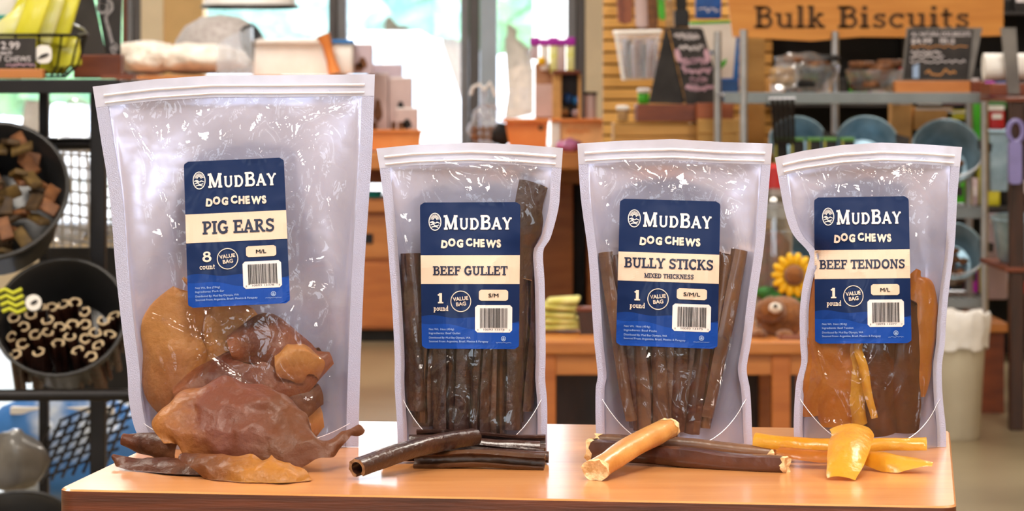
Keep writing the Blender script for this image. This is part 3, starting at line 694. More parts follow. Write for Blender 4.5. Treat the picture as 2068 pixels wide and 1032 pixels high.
def stick(name, pts, r, m, mend, label, cat, group=None, prof=None, squash=.85, seed=0, roll=0, wob=.0015, taper=None, parent=None, bag=None, n=10):
    """pts world points; round-ish chew with cut ends"""
    pr = prof or [(math.cos(2*math.pi*k/14)*(1+.12*math.sin(3*k+seed)), math.sin(2*math.pi*k/14)*(1+.1*math.cos(2*k+seed))) for k in range(14)]
    sp = smooth_pts([tuple(p) for p in pts], max(2, n//(len(pts)-1)))
    rn = random.Random(seed); N = len(sp)-1
    spine = []
    for i, p in enumerate(sp):
        f = i/N; k = (interp(taper, f) if taper else 1)*(1+.06*noise.noise(Vector((f*5, seed, 0))))
        spine.append((p, r*k, r*k*squash, roll+.25*noise.noise(Vector((seed, f*2, 1)))))
    V, Fc, nn, N = g_sweep(spine, lambda f: pr, wob=wob, seed=seed)
    if bag: V = [bag.clamp(v) for v in V]
    o = mesh(name, V, Fc, m, parent, True, 60)
    if parent is None: tag(o, label, cat, group)
    e0 = V[:nn]; e1 = V[N*nn:N*nn+nn]; d0 = (Vector(sp[0])-Vector(sp[1])).normalized()*.0006
    Ve = [v for v in e0]+[v for v in e1]
    for ring, inner, fl in ((e0, V[nn:2*nn], True), (e1, V[(N-1)*nn:N*nn], False)):
        if not bag and mend is m_bulend:
            c_ = sum(ring, Vector())/nn; dd = (c_-sum(inner, Vector())/nn).normalized()
            fr = [c_+(v-c_)*(1.04+.05*math.sin(q*2.7))+dd*(.0012+.0012*math.sin(q*1.9+seed)) for q, v in enumerate(ring)]; bk = [v-dd*(.003+.002*math.sin(q*2.3+seed))+(v-c_)*.03 for q, v in enumerate(ring)]
            ce = [v*.55+c_*.45-dd*.001 for v in fr]
            Fq = [[q, (q+1) % nn, nn+(q+1) % nn, nn+q] for q in range(nn)]+[[nn+q, nn+(q+1) % nn, 2*nn+(q+1) % nn, 2*nn+q] for q in range(nn)]+[[2*nn+q for q in range(nn)]]
            mesh('cut_end', bk+fr+ce, Fq if not fl else [q[::-1] for q in Fq], mend, o, True, 50)
        else: mesh('cut_end', list(ring), [list(range(nn))[::-1] if fl else list(range(nn))], mend, o)
    return o
def cprof(gap=1.0, th=.34, n=12, flat=.0):
    """C-shaped section: rolled strip"""
    out = []; inn = []
    for k in range(n+1):
        a = -math.pi/2+gap/2+(2*math.pi-gap)*k/n
        ro = 1+.06*math.sin(3*k); out.append((ro*math.cos(a), ro*math.sin(a))); inn.append(((1-th)*math.cos(a), (1-th)*math.sin(a)))
    return out+inn[::-1]
def g_sheet(spine, curl, th, seed=0, amp=.003, nf=22, nc=22, edge=0.0):
    """curled leaf: spine [(x,y,z,halfwidth,roll,curl)] -> thick mesh"""
    N = len(spine)-1; P3 = [Vector(s[:3]) for s in spine]; V = []; Fc = []
    for i, s in enumerate(spine):
        p = P3[i]; t = (P3[min(i+1, N)]-P3[max(i-1, 0)]).normalized(); up = Vector((0, 0, 1)) if abs(t.z) < .8 else Vector((0, -1, 0))
        u = t.cross(up).normalized(); v = u.cross(t).normalized(); roll = s[4]
        u, v = u*math.cos(roll)+v*math.sin(roll), -u*math.sin(roll)+v*math.cos(roll)
        hw = max(s[3], .0008); c = s[5]*curl if abs(s[5]*curl) > .02 else .02; Rr = hw/c
        for k in range(nc+1):
            ph = -1+2*k/nc; q = p+u*Rr*math.sin(ph*c)+v*Rr*(math.cos(ph*c)-1)
            d = noise.noise(q*nf+Vector((seed*9.7, seed, 0)))+.5*noise.noise(q*nf*2.4+Vector((0, seed*3.3, 4)))+.55*(.3-abs(noise.noise(q*nf*1.7+Vector((seed, 2, seed*2.1)))))*(1.6 if nc > 30 else .6)+.25*noise.noise(q*nf*5)
            q += v*amp*d+v*edge*abs(ph)**4*math.sin(i*.45+seed)+u*edge*.7*abs(ph)**4*math.sin(i*.6+seed)
            V.append(q)
    for i in range(N):
        for k in range(nc): a = i*(nc+1)+k; Fc.append([a, a+1, a+nc+2, a+nc+1])
    bm = bmesh.new(); bv = [bm.verts.new(v) for v in V]
    for f in Fc: bm.faces.new([bv[i] for i in f])
    bmesh.ops.solidify(bm, geom=list(bm.faces), thickness=th)
    bmesh.ops.recalc_face_normals(bm, faces=list(bm.faces))
    return frombm(bm)
def leaf(name, pix, curl, m, label, cat, group=None, th=.0025, seed=0, amp=.003, edge=0., nseg=7, bag=None, nf=22, nc=22):
    """pix: [(px,py,depth,halfwidth_m,roll,curl)]"""
    sp = [tuple(P(a, b, d))+(hw, rl, cu) for a, b, d, hw, rl, cu in pix]
    g = g_sheet(smooth_pts(sp, nseg), curl, th, seed, amp, edge=edge, nf=nf, nc=nc)
    # rest on the table
    V = [Vector((v[0], v[1], max(v[2], TZ+.0006))) for v in g[0]]
    if bag: V = [bag.clamp(v) for v in V]
    o = mesh(name, V, g[1], m, None, True, 70); tag(o, label, cat, group); return o
GE = 'loose pig ears on the table'; GI = 'pig ears packed in the tall bag'
leaf('pig_ear', [(318, 878, 2.19, .010, -.8, .8), (345, 855, 2.19, .026, -1.0, .9), (405, 838, 2.185, .040, -1.05, 1.0), (480, 846, 2.18, .042, -1.0, 1.0), (545, 864, 2.175, .036, -.95, .9), (605, 884, 2.17, .023, -.8, .9), (650, 893, 2.17, .012, -.5, 1.4), (690, 878, 2.18, .0075, -.2, 2), (726, 858, 2.195, .0055, 0, 2)],
     .85, [m_ear1], 'large rose-brown pig ear draped over the pile, its curled tail pointing right', 'pig ear', GE, seed=1, amp=.0055, edge=.002, nf=20, th=.0035, nc=44, nseg=12)
leaf('pig_ear', [(228, 921, 2.2, .003, -.2, .8), (262, 926, 2.19, .012, -.35, .8), (320, 934, 2.175, .02, -.4, .9), (400, 940, 2.165, .027, -.3, .8), (470, 938, 2.165, .024, -.2, .7), (540, 928, 2.17, .014, -.1, .8)],
     1.1, [ear_mat('pig_ear_dark_mottled', (110, 56, 34), (92, 48, 32), (120, 72, 46))], 'dark brown pig ear at the bottom left, its pointed tip towards the table edge', 'pig ear', GE, seed=4, amp=.004, edge=.0025)
leaf('pig_ear', [(370, 918, 2.15, .006, -.4, .5), (425, 934, 2.135, .013, -.7, .7), (490, 950, 2.12, .019, -.9, .9), (545, 952, 2.115, .021, -.8, .8), (590, 948, 2.12, .017, -.6, .6), (612, 946, 2.13, .009, -.4, .5)],
     1.0, [m_ear3], 'golden-edged pig ear lying lowest at the front with a ragged yellow end', 'pig ear', GE, seed=6, amp=.005, edge=.002, nc=36, nseg=10)
leaf('pig_ear', [(247, 880, 2.215, .008, -.6, 1.2), (275, 884, 2.21, .013, -.9, 1.2), (310, 888, 2.2, .016, -.9, 1.1), (360, 895, 2.19, .016, -.7, 1.0)],
     1.4, [m_eard], 'small rolled red-brown pig ear sticking out left under the large ear', 'pig ear', GE, seed=9, amp=.003, edge=.001)
y = 2.32
INB = [([(395, 858, y-.012, .016, 0, .8), (352, 790, y-.016, .028, .1, .9), (338, 710, y-.014, .03, .2, .9), (352, 640, y-.01, .026, .1, .9), (395, 575, y-.006, .012, 0, .8)], m_earg, 'golden pig ear standing tallest against the left side inside the tall bag', 12),
       ([(470, 850, y-.004, .02, 0, .7), (450, 760, y-.006, .034, -.1, .8), (455, 680, y-.004, .034, 0, .8), (470, 620, y, .024, 0, .8), (490, 590, y, .008, 0, .8)], m_earg, 'golden pig ear behind the lower edge of the label in the tall bag', 14),
       ([(350, 800, y-.024, .012, -1.2, .8), (430, 770, y-.028, .028, -1.1, .9), (520, 755, y-.027, .034, -1.1, .9), (600, 738, y-.022, .026, -1.0, .9), (668, 716, y-.01, .006, -.8, 1)], m_ear, 'rose-brown pig ear lying crosswise with its tip at the right in the tall bag', 16),
       ([(460, 700, y-.02, .012, -1.2, .9), (520, 680, y-.022, .024, -1.2, 1), (580, 690, y-.02, .026, -1.1, 1), (640, 725, y-.012, .012, -1, 1)], m_ear, 'folded brown pig ear just below the right of the label in the tall bag', 18),
       ([(555, 735, y-.03, .01, -1.2, 1), (585, 728, y-.032, .02, -1.2, 1.1), (620, 722, y-.028, .018, -1.1, 1.1), (655, 735, y-.018, .01, -1, 1)], m_earg, 'short yellow pig ear fold near the right of the heap in the tall bag', 20),
       ([(370, 830, y-.026, .012, -1.3, .7), (450, 805, y-.032, .026, -1.25, .8), (540, 800, y-.03, .03, -1.25, .8), (620, 795, y-.022, .02, -1.2, .9), (650, 790, y-.014, .01, -1.2, .9)], m_eard, 'dark glossy pig ear in the middle of the heap in the tall bag', 22),
       ([(480, 860, y-.02, .014, -1.4, .7), (550, 850, y-.024, .02, -1.35, .8), (610, 845, y-.02, .022, -1.3, .8), (652, 838, y-.01, .012, -1.3, .8)], m_earg, 'tan pig ear at the bottom right of the tall bag', 24),
       ([(400, 800, y+.012, .02, 0, .7), (500, 740, y+.014, .04, 0, .5), (580, 720, y+.014, .034, 0, .5), (640, 700, y+.01, .012, 0, .5)], m_eard, 'dark pig ear at the back of the tall bag against the silver film', 26)]
for pts, m, lb, sd in INB:
    leaf('pig_ear', pts, 1.0, [m], lb, 'pig ear', GI, seed=sd, amp=.004, edge=.002, bag=B1)

# ---- gullet sticks
GG = 'loose gullet sticks on the table'
def lay(a, b, ca=0, cb=0):
    return [P(*a), (P(*a)*2+P(*b))/3+Vector((0, 0, ca)), (P(*a)+P(*b)*2)/3+Vector((0, 0, cb)), P(*b)]
cp = cprof(1.2, .3, 12)
stick('gullet_stick', lay((841, 884, 2.262), (1102, 893, 2.262), .001, -.001), .0068, m_gul, m_gulend, 'dark gullet stick lying furthest back in the loose pile before the gullet bag', 'chew stick', GG, cp, .8, 31, 2.2)
stick('gullet_stick', lay((826, 893, 2.245), (1090, 906, 2.245), .001, 0), .0062, m_gul, m_gulend, 'dark gullet stick reaching furthest left under the crossing stick', 'chew stick', GG, cp, .8, 32, 1.2)
stick('gullet_stick', lay((846, 902, 2.225), (1097, 921, 2.225), .001, .001), .0062, m_gul, m_gulend, 'slim dark gullet stick in the middle of the loose gullet pile', 'chew stick', GG, cp, .75, 33, 2.8)
stick('gullet_stick', lay((772, 918, 2.222), (1108, 922, 2.215), -.001, .001), .0068, m_gul, m_gulend, 'flat dark gullet stick with its split end showing at the left of the pile', 'chew stick', GG, cp, .6, 34, .4)
stick('gullet_stick', lay((835, 930, 2.195), (1100, 934, 2.185), .002, .0025), .0068, m_gulbr, m_gulend, 'brown-topped gullet stick at the front of the loose pile', 'chew stick', GG, cp, .85, 35, 1.6)
stick('gullet_stick', lay((722, 947, 2.125), (958, 882, 2.215), .0025, .002), .0082, m_gul, m_gulend, 'dark hollow gullet stick crossing on top of the pile, open end to the camera', 'chew stick', GG, cprof(.9, .34, 14), .85, 36, .2, wob=.002)
GB = 'gullet sticks packed upright in the gullet bag'; y = 2.29
cols = [(832, 512, 838, 828), (866, 530, 862, 852), (902, 520, 898, 872), (938, 515, 930, 878), (972, 520, 968, 880), (1008, 512, 1000, 878), (1040, 520, 1030, 866), (1072, 535, 1056, 828)]
ORD = ['first', 'second', 'third', 'fourth', 'fifth', 'sixth', 'seventh', 'eighth', 'ninth', 'tenth', 'eleventh', 'twelfth']
for k, (x0, y0_, x1, y1_) in enumerate(cols):
    f = 1-abs(k-3.5)/4.6; d = y-.012*f-.002+.005*(k % 2)
    stick('gullet_stick', [P(x0, y0_, d+.004), P((x0+x1)/2+6*math.sin(k*2.1), (y0_+y1_)/2, d-.004*f), P(x1, y1_, d)], (.0088, .0078, .0092)[k % 3], m_gulbr if k in (1, 5) else m_gul, m_gulend, 'gullet stick standing in the gullet bag, %s of the front row from the left' % ORD[k], 'chew stick', GB, cprof(.3, .5, 14), 1.0, 50+k, 3.0+(k % 3-1)*.5, bag=B2)
for k, (x0, y0_, x1, y1_) in enumerate([(850, 545, 862, 860), (905, 535, 905, 868), (960, 528, 955, 870), (1015, 530, 1005, 868), (1060, 545, 1040, 850)]):
    stick('gullet_stick', [P(x0, y0_, y+.012), P((x0+x1)/2, (y0_+y1_)/2, y+.01), P(x1, y1_, y+.008)], .0105, m_gul, m_gulend, 'gullet stick in the back row of the gullet bag, %s from the left' % ORD[k], 'chew stick', GB, cprof(.8, .4, 12), .6, 70+k, k*.5, bag=B2)
stick('gullet_stick', [P(1078, 372, y-.008), P(1066, 430, y-.012), P(1076, 500, y-.011), P(1058, 560, y-.008)], .0115, m_gul, m_gulend, 'brown gullet stick poking up above the others at the upper right of the gullet bag', 'chew stick', GB, cprof(.5, .5, 12), .5, 81, .2, bag=B2)

# ---- bully sticks
GU = 'loose bully sticks on the table'
stick('bully_stick', lay((1206, 892, 2.25), (1562, 917, 2.225), .002, .001), .0068, m_bulb, m_bulend, 'slim lighter bully stick lying behind the dark one', 'chew stick', GU, None, .85, 91, .3)
stick('bully_stick', lay((1192, 910, 2.225), (1588, 938, 2.17), .001, -.001), .0086, m_bul, m_bulend, 'thick dark brown bully stick with a pale ragged end at right', 'chew stick', GU, None, .9, 92, .3, taper=[(0, 1.1), (.4, .95), (.9, .9), (1, .8)])
stick('bully_stick', lay((1202, 950, 2.125), (1346, 866, 2.225), .0015, .002), .0092, m_bulg, m_bulend, 'golden tan bully stick resting across the dark one, cut end to the camera', 'chew stick', GU, [(math.cos(2*math.pi*k/18)*(1.12 if abs(math.cos(2*math.pi*k/18)) > .5 else .95), math.sin(2*math.pi*k/18)*(.78+.25*abs(math.cos(2*math.pi*k/18)))) for k in range(18)], .95, 93, .15)
GV = 'bully sticks packed upright in the bully stick bag'; y = 2.32
nb_ = 11
for k in range(nb_):
    f = k/(nb_-1); x0 = 1222+f*272; x1 = 1278+f*150+4*math.sin(k*3); d = y-.014*math.sin(math.pi*(.12+.76*f))-.002+.005*(k % 2)
    yb_ = 878-30*abs(2*f-1)**2+8*math.sin(k*1.7)
    stick('bully_stick', [P(x0, 510+6*math.sin(k*2.3), d+.004), P((x0+x1)/2+3*math.sin(k), 690, d-.003), P(x1, yb_, d)], .0058+.0012*((k*7) % 3)/2, [m_bulb, m_bul, m_bulb, m_bul, m_bulb][k % 5], m_bulend, 'bully stick in the front row of the bully stick bag, %s from the left' % ORD[k], 'chew stick', GV, None, .9, 100+k, k, bag=B3)
for k in range(7):
    f = k/6; x0 = 1240+f*236; x1 = 1290+f*126
    stick('bully_stick', [P(x0, 512+5*math.cos(k*2.3), y+.012), P((x0+x1)/2, 690, y+.01), P(x1, 862, y+.008)], .0068, [m_bul, m_bulb][k % 2], m_bulend, 'bully stick in the back row of the bully stick bag, %s from the left' % ORD[k], 'chew stick', GV, None, .9, 120+k, k, bag=B3)

# ---- tendons
GT = 'loose beef tendons on the table'
leaf('beef_tendon', [(1522, 883, 2.225, .0065, -.9, .6), (1570, 889, 2.22, .008, -.9, .9), (1640, 892, 2.215, .0095, -.8, .9), (1720, 893, 2.215, .0085, -.8, .9), (1800, 890, 2.22, .0075, -.8, 1), (1872, 893, 2.22, .0065, -.9, .6)], 1.3, m_ten, 'long yellow tendon strip lying crosswise behind, reaching furthest left', 'chew', GT, .004, 3, .0012)
leaf('beef_tendon', [(1572, 905, 2.205, .005, -.5, .6), (1620, 912, 2.195, .008, -.5, .8), (1690, 915, 2.19, .009, -.4, .8), (1750, 914, 2.19, .006, -.4, .8)], 1.1, m_tenb, 'amber tendon strip lying under the long yellow one', 'chew', GT, .004, 5, .0012)
leaf('beef_tendon', [(1742, 914, 2.19, .008, -.5, .8), (1790, 924, 2.175, .0125, -.5, .8), (1830, 929, 2.17, .012, -.4, .7), (1884, 938, 2.165, .004, -.2, .6)], 1.1, m_ten, 'flat yellow tendon pointing right towards the table corner', 'chew', GT, .003, 7, .0014, .0008)
leaf('beef_tendon', [(1716, 856, 2.2, .0155, 0, .7), (1722, 866, 2.185, .0165, 0, .8), (1716, 885, 2.165, .0165, .05, .8), (1710, 915, 2.145, .015, .05, .8), (1702, 945, 2.13, .0125, .05, .7), (1698, 962, 2.123, .0105, .05, .6)], .75, m_ten, 'broad yellow tendon tongue draped forward over the other tendons', 'chew', GT, .004, 8, .0009, .0003)
GW = 'beef tendons packed in the tendon bag'; y = 2.32
TEN = [([(1652, 840, y-.012, .012, 0, .6), (1640, 760, y-.016, .02, .2, .8), (1640, 660, y-.014, .017, .2, .8), (1652, 590, y-.01, .012, .1, .8), (1660, 565, y-.008, .006, 0, .8)], m_tenb, 'amber tendon along the left side of the tendon bag'),
       ([(1690, 862, y-.014, .012, 0, .6), (1685, 780, y-.02, .022, .1, .7), (1690, 690, y-.02, .021, .1, .7), (1700, 600, y-.016, .016, 0, .7)], m_tenb, 'broad amber tendon left of centre in the tendon bag'),
       ([(1740, 860, y-.014, .007, 0, .9), (1725, 790, y-.019, .011, 0, .9), (1722, 710, y-.02, .013, 0, .9), (1728, 620, y-.016, .012, 0, .8)], m_ten, 'pale yellow tendon beside the dark one in the tendon bag'),
       ([(1790, 880, y-.012, .012, 0, .6), (1775, 800, y-.018, .017, 0, .8), (1775, 700, y-.02, .018, 0, .8), (1780, 610, y-.016, .015, 0, .8)], m_tend, 'dark brown tendon in the middle of the tendon bag'),
       ([(1825, 876, y-.01, .013, 0, .6), (1830, 790, y-.014, .016, -.2, .8), (1835, 700, y-.014, .016, -.2, .8), (1835, 620, y-.012, .013, -.2, .8)], m_tend, 'brown tendon right of the dark one in the tendon bag'),
       ([(1848, 800, y-.004, .008, 0, .6), (1862, 720, y-.008, .013, -.2, .8), (1866, 640, y-.008, .016, -.2, .8), (1860, 585, y-.006, .014, -.1, .8), (1850, 560, y-.004, .006, 0, .8)], m_tenb, 'orange tendon rising highest at the right of the tendon bag'),
       ([(1765, 845, y-.024, .003, 0, .9), (1752, 780, y-.027, .004, 0, .9), (1738, 720, y-.027, .004, 0, .9), (1730, 690, y-.025, .003, 0, .9)], m_ten, 'thin pale tendon strand in front of the dark one in the tendon bag'),
       ([(1720, 860, y+.01, .02, 0, .5), (1735, 760, y+.012, .034, 0, .5), (1750, 660, y+.012, .034, 0, .5), (1755, 590, y+.01, .024, 0, .5)], m_tend, 'wide brown tendon at the back of the tendon bag')]
for k, (pts, m, lb) in enumerate(TEN):
    q = pts[-1]; pts = pts+[(q[0]+4, q[1]-16, q[2]+.001, q[3]*.35, 0, .6)]
    leaf('beef_tendon', pts, 1.1, m, lb, 'chew', GW, .004, 140+k, .002, .0008, bag=B4)
# ================================================================== background
m_black = mat('black_metal', (30, 28, 30), .4, .5, var=.15, vscale=12)
m_blackmat = mat('black_board', (34, 32, 34), .75, c2=(58, 54, 54), vscale=14)
m_dark = mat('dark_merch', (18, 16, 18), .7, var=.3, vscale=8)
m_silver = mat('silver_wire', (176, 180, 188), .35, .8, var=.1)
m_galv = mat('galvanised_steel', (176, 204, 220), .34, .55, c2=(128, 160, 180), vscale=16, bump=.0008, bscale=30)
m_owood = wood('honey_wood', (196, 116, 52), (168, 92, 36), .4, (1.5, 1.5, 9), 3)
m_owoodh = wood('honey_wood_rail', (204, 132, 66), (176, 104, 46), .4, (1.5, 9, 9), 3)
m_bwood = wood('red_brown_wood', (128, 62, 30), (98, 42, 20), .45, (2, 9, 9), 4)
m_dwood = wood('dark_wood', (64, 32, 18), (40, 20, 12), .45, (9, 9, 2), 4)
m_tan = wood('tan_crate_wood', (196, 152, 84), (170, 126, 62), .6, (1.5, 9, 9), 3)
m_sign = wood('sign_board', (222, 152, 66), (202, 128, 46), .5, (1.0, 6, 12), 3)
m_signtxt = mat('burnt_lettering', (88, 56, 22), .7, var=.2, vscale=60)
m_chalk = mat('chalk', (214, 208, 214), .9, var=.15, vscale=200)
m_chalkp = mat('pink_chalk', (206, 168, 188), .9, var=.15, vscale=200)
m_chalko = mat('orange_chalk', (196, 140, 84), .9, var=.15, vscale=200)
m_yel = mat('yellow_pack', (214, 208, 14), .3, c2=(236, 232, 90), vscale=14, coat=.5)
m_yelb = mat('pale_yellow_pack', (226, 226, 110), .3, c2=(240, 238, 190), vscale=20, coat=.5)
m_teal = mat('teal_plastic', (30, 160, 150), .4, var=.1)
m_wpaper = mat('white_paper', (240, 238, 236), .7, var=.03)
m_fleece = mat('white_fleece', (240, 232, 222), .95, c2=(214, 204, 194), vscale=30, bump=.01, bscale=60, sheen=.4)
m_felt = mat('grey_felt', (176, 170, 170), .95, c2=(150, 142, 140), vscale=40, bump=.004, bscale=120, sheen=.3)
m_clearbag = film_mat('clear_pouch_film', .16, .08, (225, 232, 240), .15, .002)
m_lilac = mat('lilac_carton', (196, 178, 190), .6, var=.05, vscale=12)
m_pinkc = mat('pink_carton', (206, 182, 182), .6, var=.06, vscale=12)
m_brownc = mat('brown_carton', (180, 136, 104), .65, c2=(150, 104, 78), vscale=16)
m_orange = mat('orange_tub', (226, 128, 54), .5, c2=(236, 152, 84), vscale=6)
m_purple = mat('purple_plastic', (176, 40, 176), .4, var=.12)
m_blueb = mat('blue_ball_plastic', (20, 112, 190), .35, var=.2, vscale=20)
m_pink = mat('pink_plastic', (226, 40, 140), .4, var=.15); m_green = mat('green_plastic', (70, 190, 30), .4, var=.2); m_red = mat('red_plastic', (186, 26, 30), .35, var=.15)
m_blue = mat('blue_pack', (24, 84, 160), .4, var=.25, vscale=12); m_grn2 = mat('leaf_green', (40, 110, 40), .6, var=.35, vscale=30)
m_treat = mat('brown_treat', (132, 84, 46), .6, c2=(86, 50, 26), vscale=40, bump=.003, bscale=80)
m_treatl = mat('tan_treat', (196, 160, 110), .65, c2=(150, 112, 70), vscale=40, bump=.003, bscale=80)
m_bowl = mat('charcoal_bowl', (44, 44, 46), .38, .2, var=.15, vscale=10, coat=.2)
m_graybag = mat('grey_plastic', (120, 118, 116), .35, c2=(90, 88, 88), vscale=10, coat=.4)
m_gold = mat('yellow_petal', (244, 190, 20), .55, var=.12, vscale=40); m_plush = mat('brown_plush', (150, 92, 40), .95, c2=(112, 64, 26), vscale=60, bump=.006, bscale=140, sheen=.3)
m_glass = film_mat('jar_glass', .06, .12, (220, 235, 240), .02, .0002)
m_liner = mat('bin_liner', (226, 224, 222), .4, var=.05, bump=.003, bscale=40); m_bin = mat('beige_bin', (186, 178, 158), .5, c2=(170, 160, 140), vscale=6)
m_kraft = mat('kraft_paper', (206, 158, 96), .7, var=.1, vscale=20)

def pbox(name, label, cat, px0, py0, px1, py1, d, depth, m, bev=.004, group=None):
    return tag(mesh(name, *g_pbox(px0, py0, px1, py1, d, depth, bev), m, None, True, 50), label, cat, group)
def part(name, g, m, parent, smooth=False): return mesh(name, *g, m, parent, smooth, 50)
def base(px0, px1, py, d): c = P((px0+px1)/2, py, d); return tuple(c)
def flat(d, off=.004):
    return lambda x, y: P(x, -y, d-off)   # 2d polys given as (px, -py)
def neg(g, x0, y0, x1, y1): return fit2(g, x0, x1, -y1, -y0)   # text filling px box
def print_poly(name, pts, d, m, parent, off=.004):
    return mesh(name, [P(x, y, d-off) for x, y in pts], [list(range(len(pts)))[::-1]], m, parent)

# ------------------------------------------------------------------ outdoors beyond the windows
m_pave = mat('pale_pavement', (206, 202, 196), .9, var=.08, vscale=2)
m_leaf = mat('sunlit_foliage', (150, 196, 140), .8, c2=(110, 166, 130), vscale=5, bump=.05, bscale=10); m_leaf2 = mat('blue_green_foliage', (170, 206, 196), .8, c2=(126, 176, 168), vscale=5, bump=.05, bscale=10)
m_trunk = mat('tree_bark', (110, 92, 76), .9, var=.2)
m_car = mat('white_car_paint', (240, 240, 242), .3, coat=.6, var=.02); m_carglass = mat('car_glass', (176, 200, 216), .1, coat=.5, var=.1); m_tyre = mat('tyre_rubber', (30, 30, 32), .8, var=.1)
o = mesh('ground', *g_box(-40, 40, YB+.25, 70, -.25, -.12), m_pave); struct(o)
def tree(label, px, py, rpx, d, m, seed):
    c = P(px, py, d); r = rpx/F*d
    t = thing('tree', label, 'tree', (c.x, d, -.12), 'trees outside the windows')
    gs = [g_blob((c.x+r*.5*math.cos(k*2.1), d+r*.4*math.sin(k*2.1), c.z+r*.35*math.sin(k*1.3)), r*.75, r*.6, r*.62, seed+k, .5, 2.2, 3) for k in range(5)]
    part('crown', join(*gs), m, t, True)
    part('trunk', g_tube([(c.x, d, -.12), (c.x+.1, d, c.z*.5), (c.x, d, c.z)], [.2, .15, .1], 8), m_trunk, t, True)
tree('leafy tree outside the left part of the window', 520, -60, 190, 30, m_leaf2, 1)
tree('blue-green tree outside the middle window pane', 790, -80, 170, 32, m_leaf2, 5)
tree('bright green tree outside, right of the middle mullion', 1035, 0, 110, 30, m_leaf, 9)
tree('green tree far left outside behind the black rack', 60, 40, 200, 34, m_leaf, 13)
tree('small green tree outside between the two middle panes', 905, 5, 80, 36, m_leaf, 17)
def car(label, px0, px1, py0, py1, d):
    a = P(px0, py1, d); b = P(px1, py0, d); z0 = -.12; W_ = b.x-a.x; H_ = b.z-z0
    t = thing('car', label, 'car', ((a.x+b.x)/2, d+.9, z0), 'cars outside the windows')
    prof = [(0, .22), (.0, .5), (.06, .58), (.2, .62), (.32, .95), (.4, 1), (.72, 1), (.8, .96), (.93, .62), (1, .56), (1, .22), (.9, .18), (.1, .18)]
    part('body', g_prism([(a.x+u*W_, z0+v*H_) for u, v in prof], d, d+1.7), m_car, t)
    part('window', g_prism([(a.x+u*W_, z0+v*H_) for u, v in ((.27, .66), (.36, .92), (.53, .92), (.53, .66))], d-.01, d+.02), m_carglass, t)
    part('window', g_prism([(a.x+u*W_, z0+v*H_) for u, v in ((.56, .66), (.56, .92), (.74, .92), (.86, .66))], d-.01, d+.02), m_carglass, t)
    for u in (.2, .8):
        M = Matrix.Translation((a.x+u*W_, d-.02, z0+.17*H_)) @ Matrix.Rotation(math.pi/2, 4, 'X')
        part('wheel', g_lathe([(.0, -.1), (.17*H_, -.1), (.17*H_, .06), (.1*H_, .08), (0, .08)], 20, M), m_tyre, t, True)
car('white car parked outside behind the purple-topped display', 985, 1500, 70, 420, 21)
car('white van parked outside the middle window pane', 560, 960, 62, 430, 20)
pbox('outdoor_pillar', 'pale painted pillar outside at the right end of the window', 'pillar', 1078, -200, 1150, 335, 17, .3, m_wpaper)

# ------------------------------------------------------------------ left black rack and what it carries
D = 5.5
rk = thing('display_rack', 'black metal display rack at the left edge with tilted bowls', 'rack', base(0, 200, HZ+F*CAMH/5.7, 5.7))
part('shelf', g_box(P(-300, 0, D).x, P(243, 0, D).x, D, D+.45, P(0, 189, D).z, P(0, 160, D).z, .002), m_black, rk)
for x0, x1, d in ((181, 212, 5.62), (-240, -210, 5.62), (78, 96, 5.92)):
    a = P(x0, 0, d); b = P(x1, 0, d); part('post', g_box(a.x, b.x, d, d+.03, 0, P(0, 189, D).z, .002), m_black, rk)
part('rail', g_tube([P(-300, 800, 5.28), P(262, 797, 5.28)], .011, 10), m_black, rk, True)
part('rail', g_tube([P(-300, 296, 5.75), P(214, 290, 5.75)], .011, 10), m_black, rk, True)
part('rail', g_tube([P(90, 283, 5.9), P(214, 283, 5.9)], .006, 8), m_silver, rk, True)
gs = []
for k in range(9):
    f = k/8; gs.append(g_tube([P(100+f*175, 862+f*-70, 5.75), P(40+f*170, 985-f*40, 5.7)], .003, 6))
for k in range(7):
    f = k/6; gs.append(g_tube([P(120-f*70, 850+f*130, 5.75), P(300-f*60, 775+f*130, 5.75)], .003, 6))
part('wire_shelf', join(*gs), m_black, rk, True)
part('back_panel', g_box(P(92, 0, 6.06).x, P(330, 0, 6.06).x, 6.06, 6.08, P(0, 800, 6.06).z, P(0, 500, 6.06).z), m_dark, rk)
wb_ = thing('wire_basket', 'silver wire basket hanging behind the black rack post', 'basket', base(110, 185, 500, 6.2))
gs = [g_tube([P(112+k*8, 302, 6.2), P(108+k*9, 500, 6.2)], .0028, 6) for k in range(0, 9, 2)]+[g_tube([P(108, 310+k*24, 6.2), P(185, 316+k*25, 6.2)], .003, 6) for k in range(8)]
part('wire_front', join(*gs), m_silver, wb_, True)
for x in (120, 170): part('hook', g_tube([P(x, 300, 6.2), P(x, 292, 6.1), P(x, 280, 5.9), P(x, 288, 5.86)], .004, 6), m_silver, wb_, True)
gs = [g_tube([P(215+k*9, 300, 6.3), P(215+k*9, 520, 6.3)], .0028, 6) for k in range(5)]+[g_tube([P(205, 310+k*22, 6.3), P(256, 312+k*22, 6.3)], .003, 6) for k in range(10)]
part('wire_side', join(*gs), m_silver, wb_, True)
part('basket_rim', g_tube([P(105, 300, 6.2), P(256, 305, 6.3)], .006, 8), m_silver, wb_, True)
tag(mesh('plastic_bag', *g_blob(P(140, 390, 6.32), .05, .04, .11, 3, .3, 2), m_clearbag, None, True, 180), 'clear crumpled plastic bag inside the silver wire basket', 'bag')
tag(mesh('plastic_bag', *g_blob(P(160, 248, 6.16), .045, .03, .05, 5, .35, 2), m_clearbag, None, True, 180), 'clear crumpled bag between shelf and wire basket at left', 'bag')

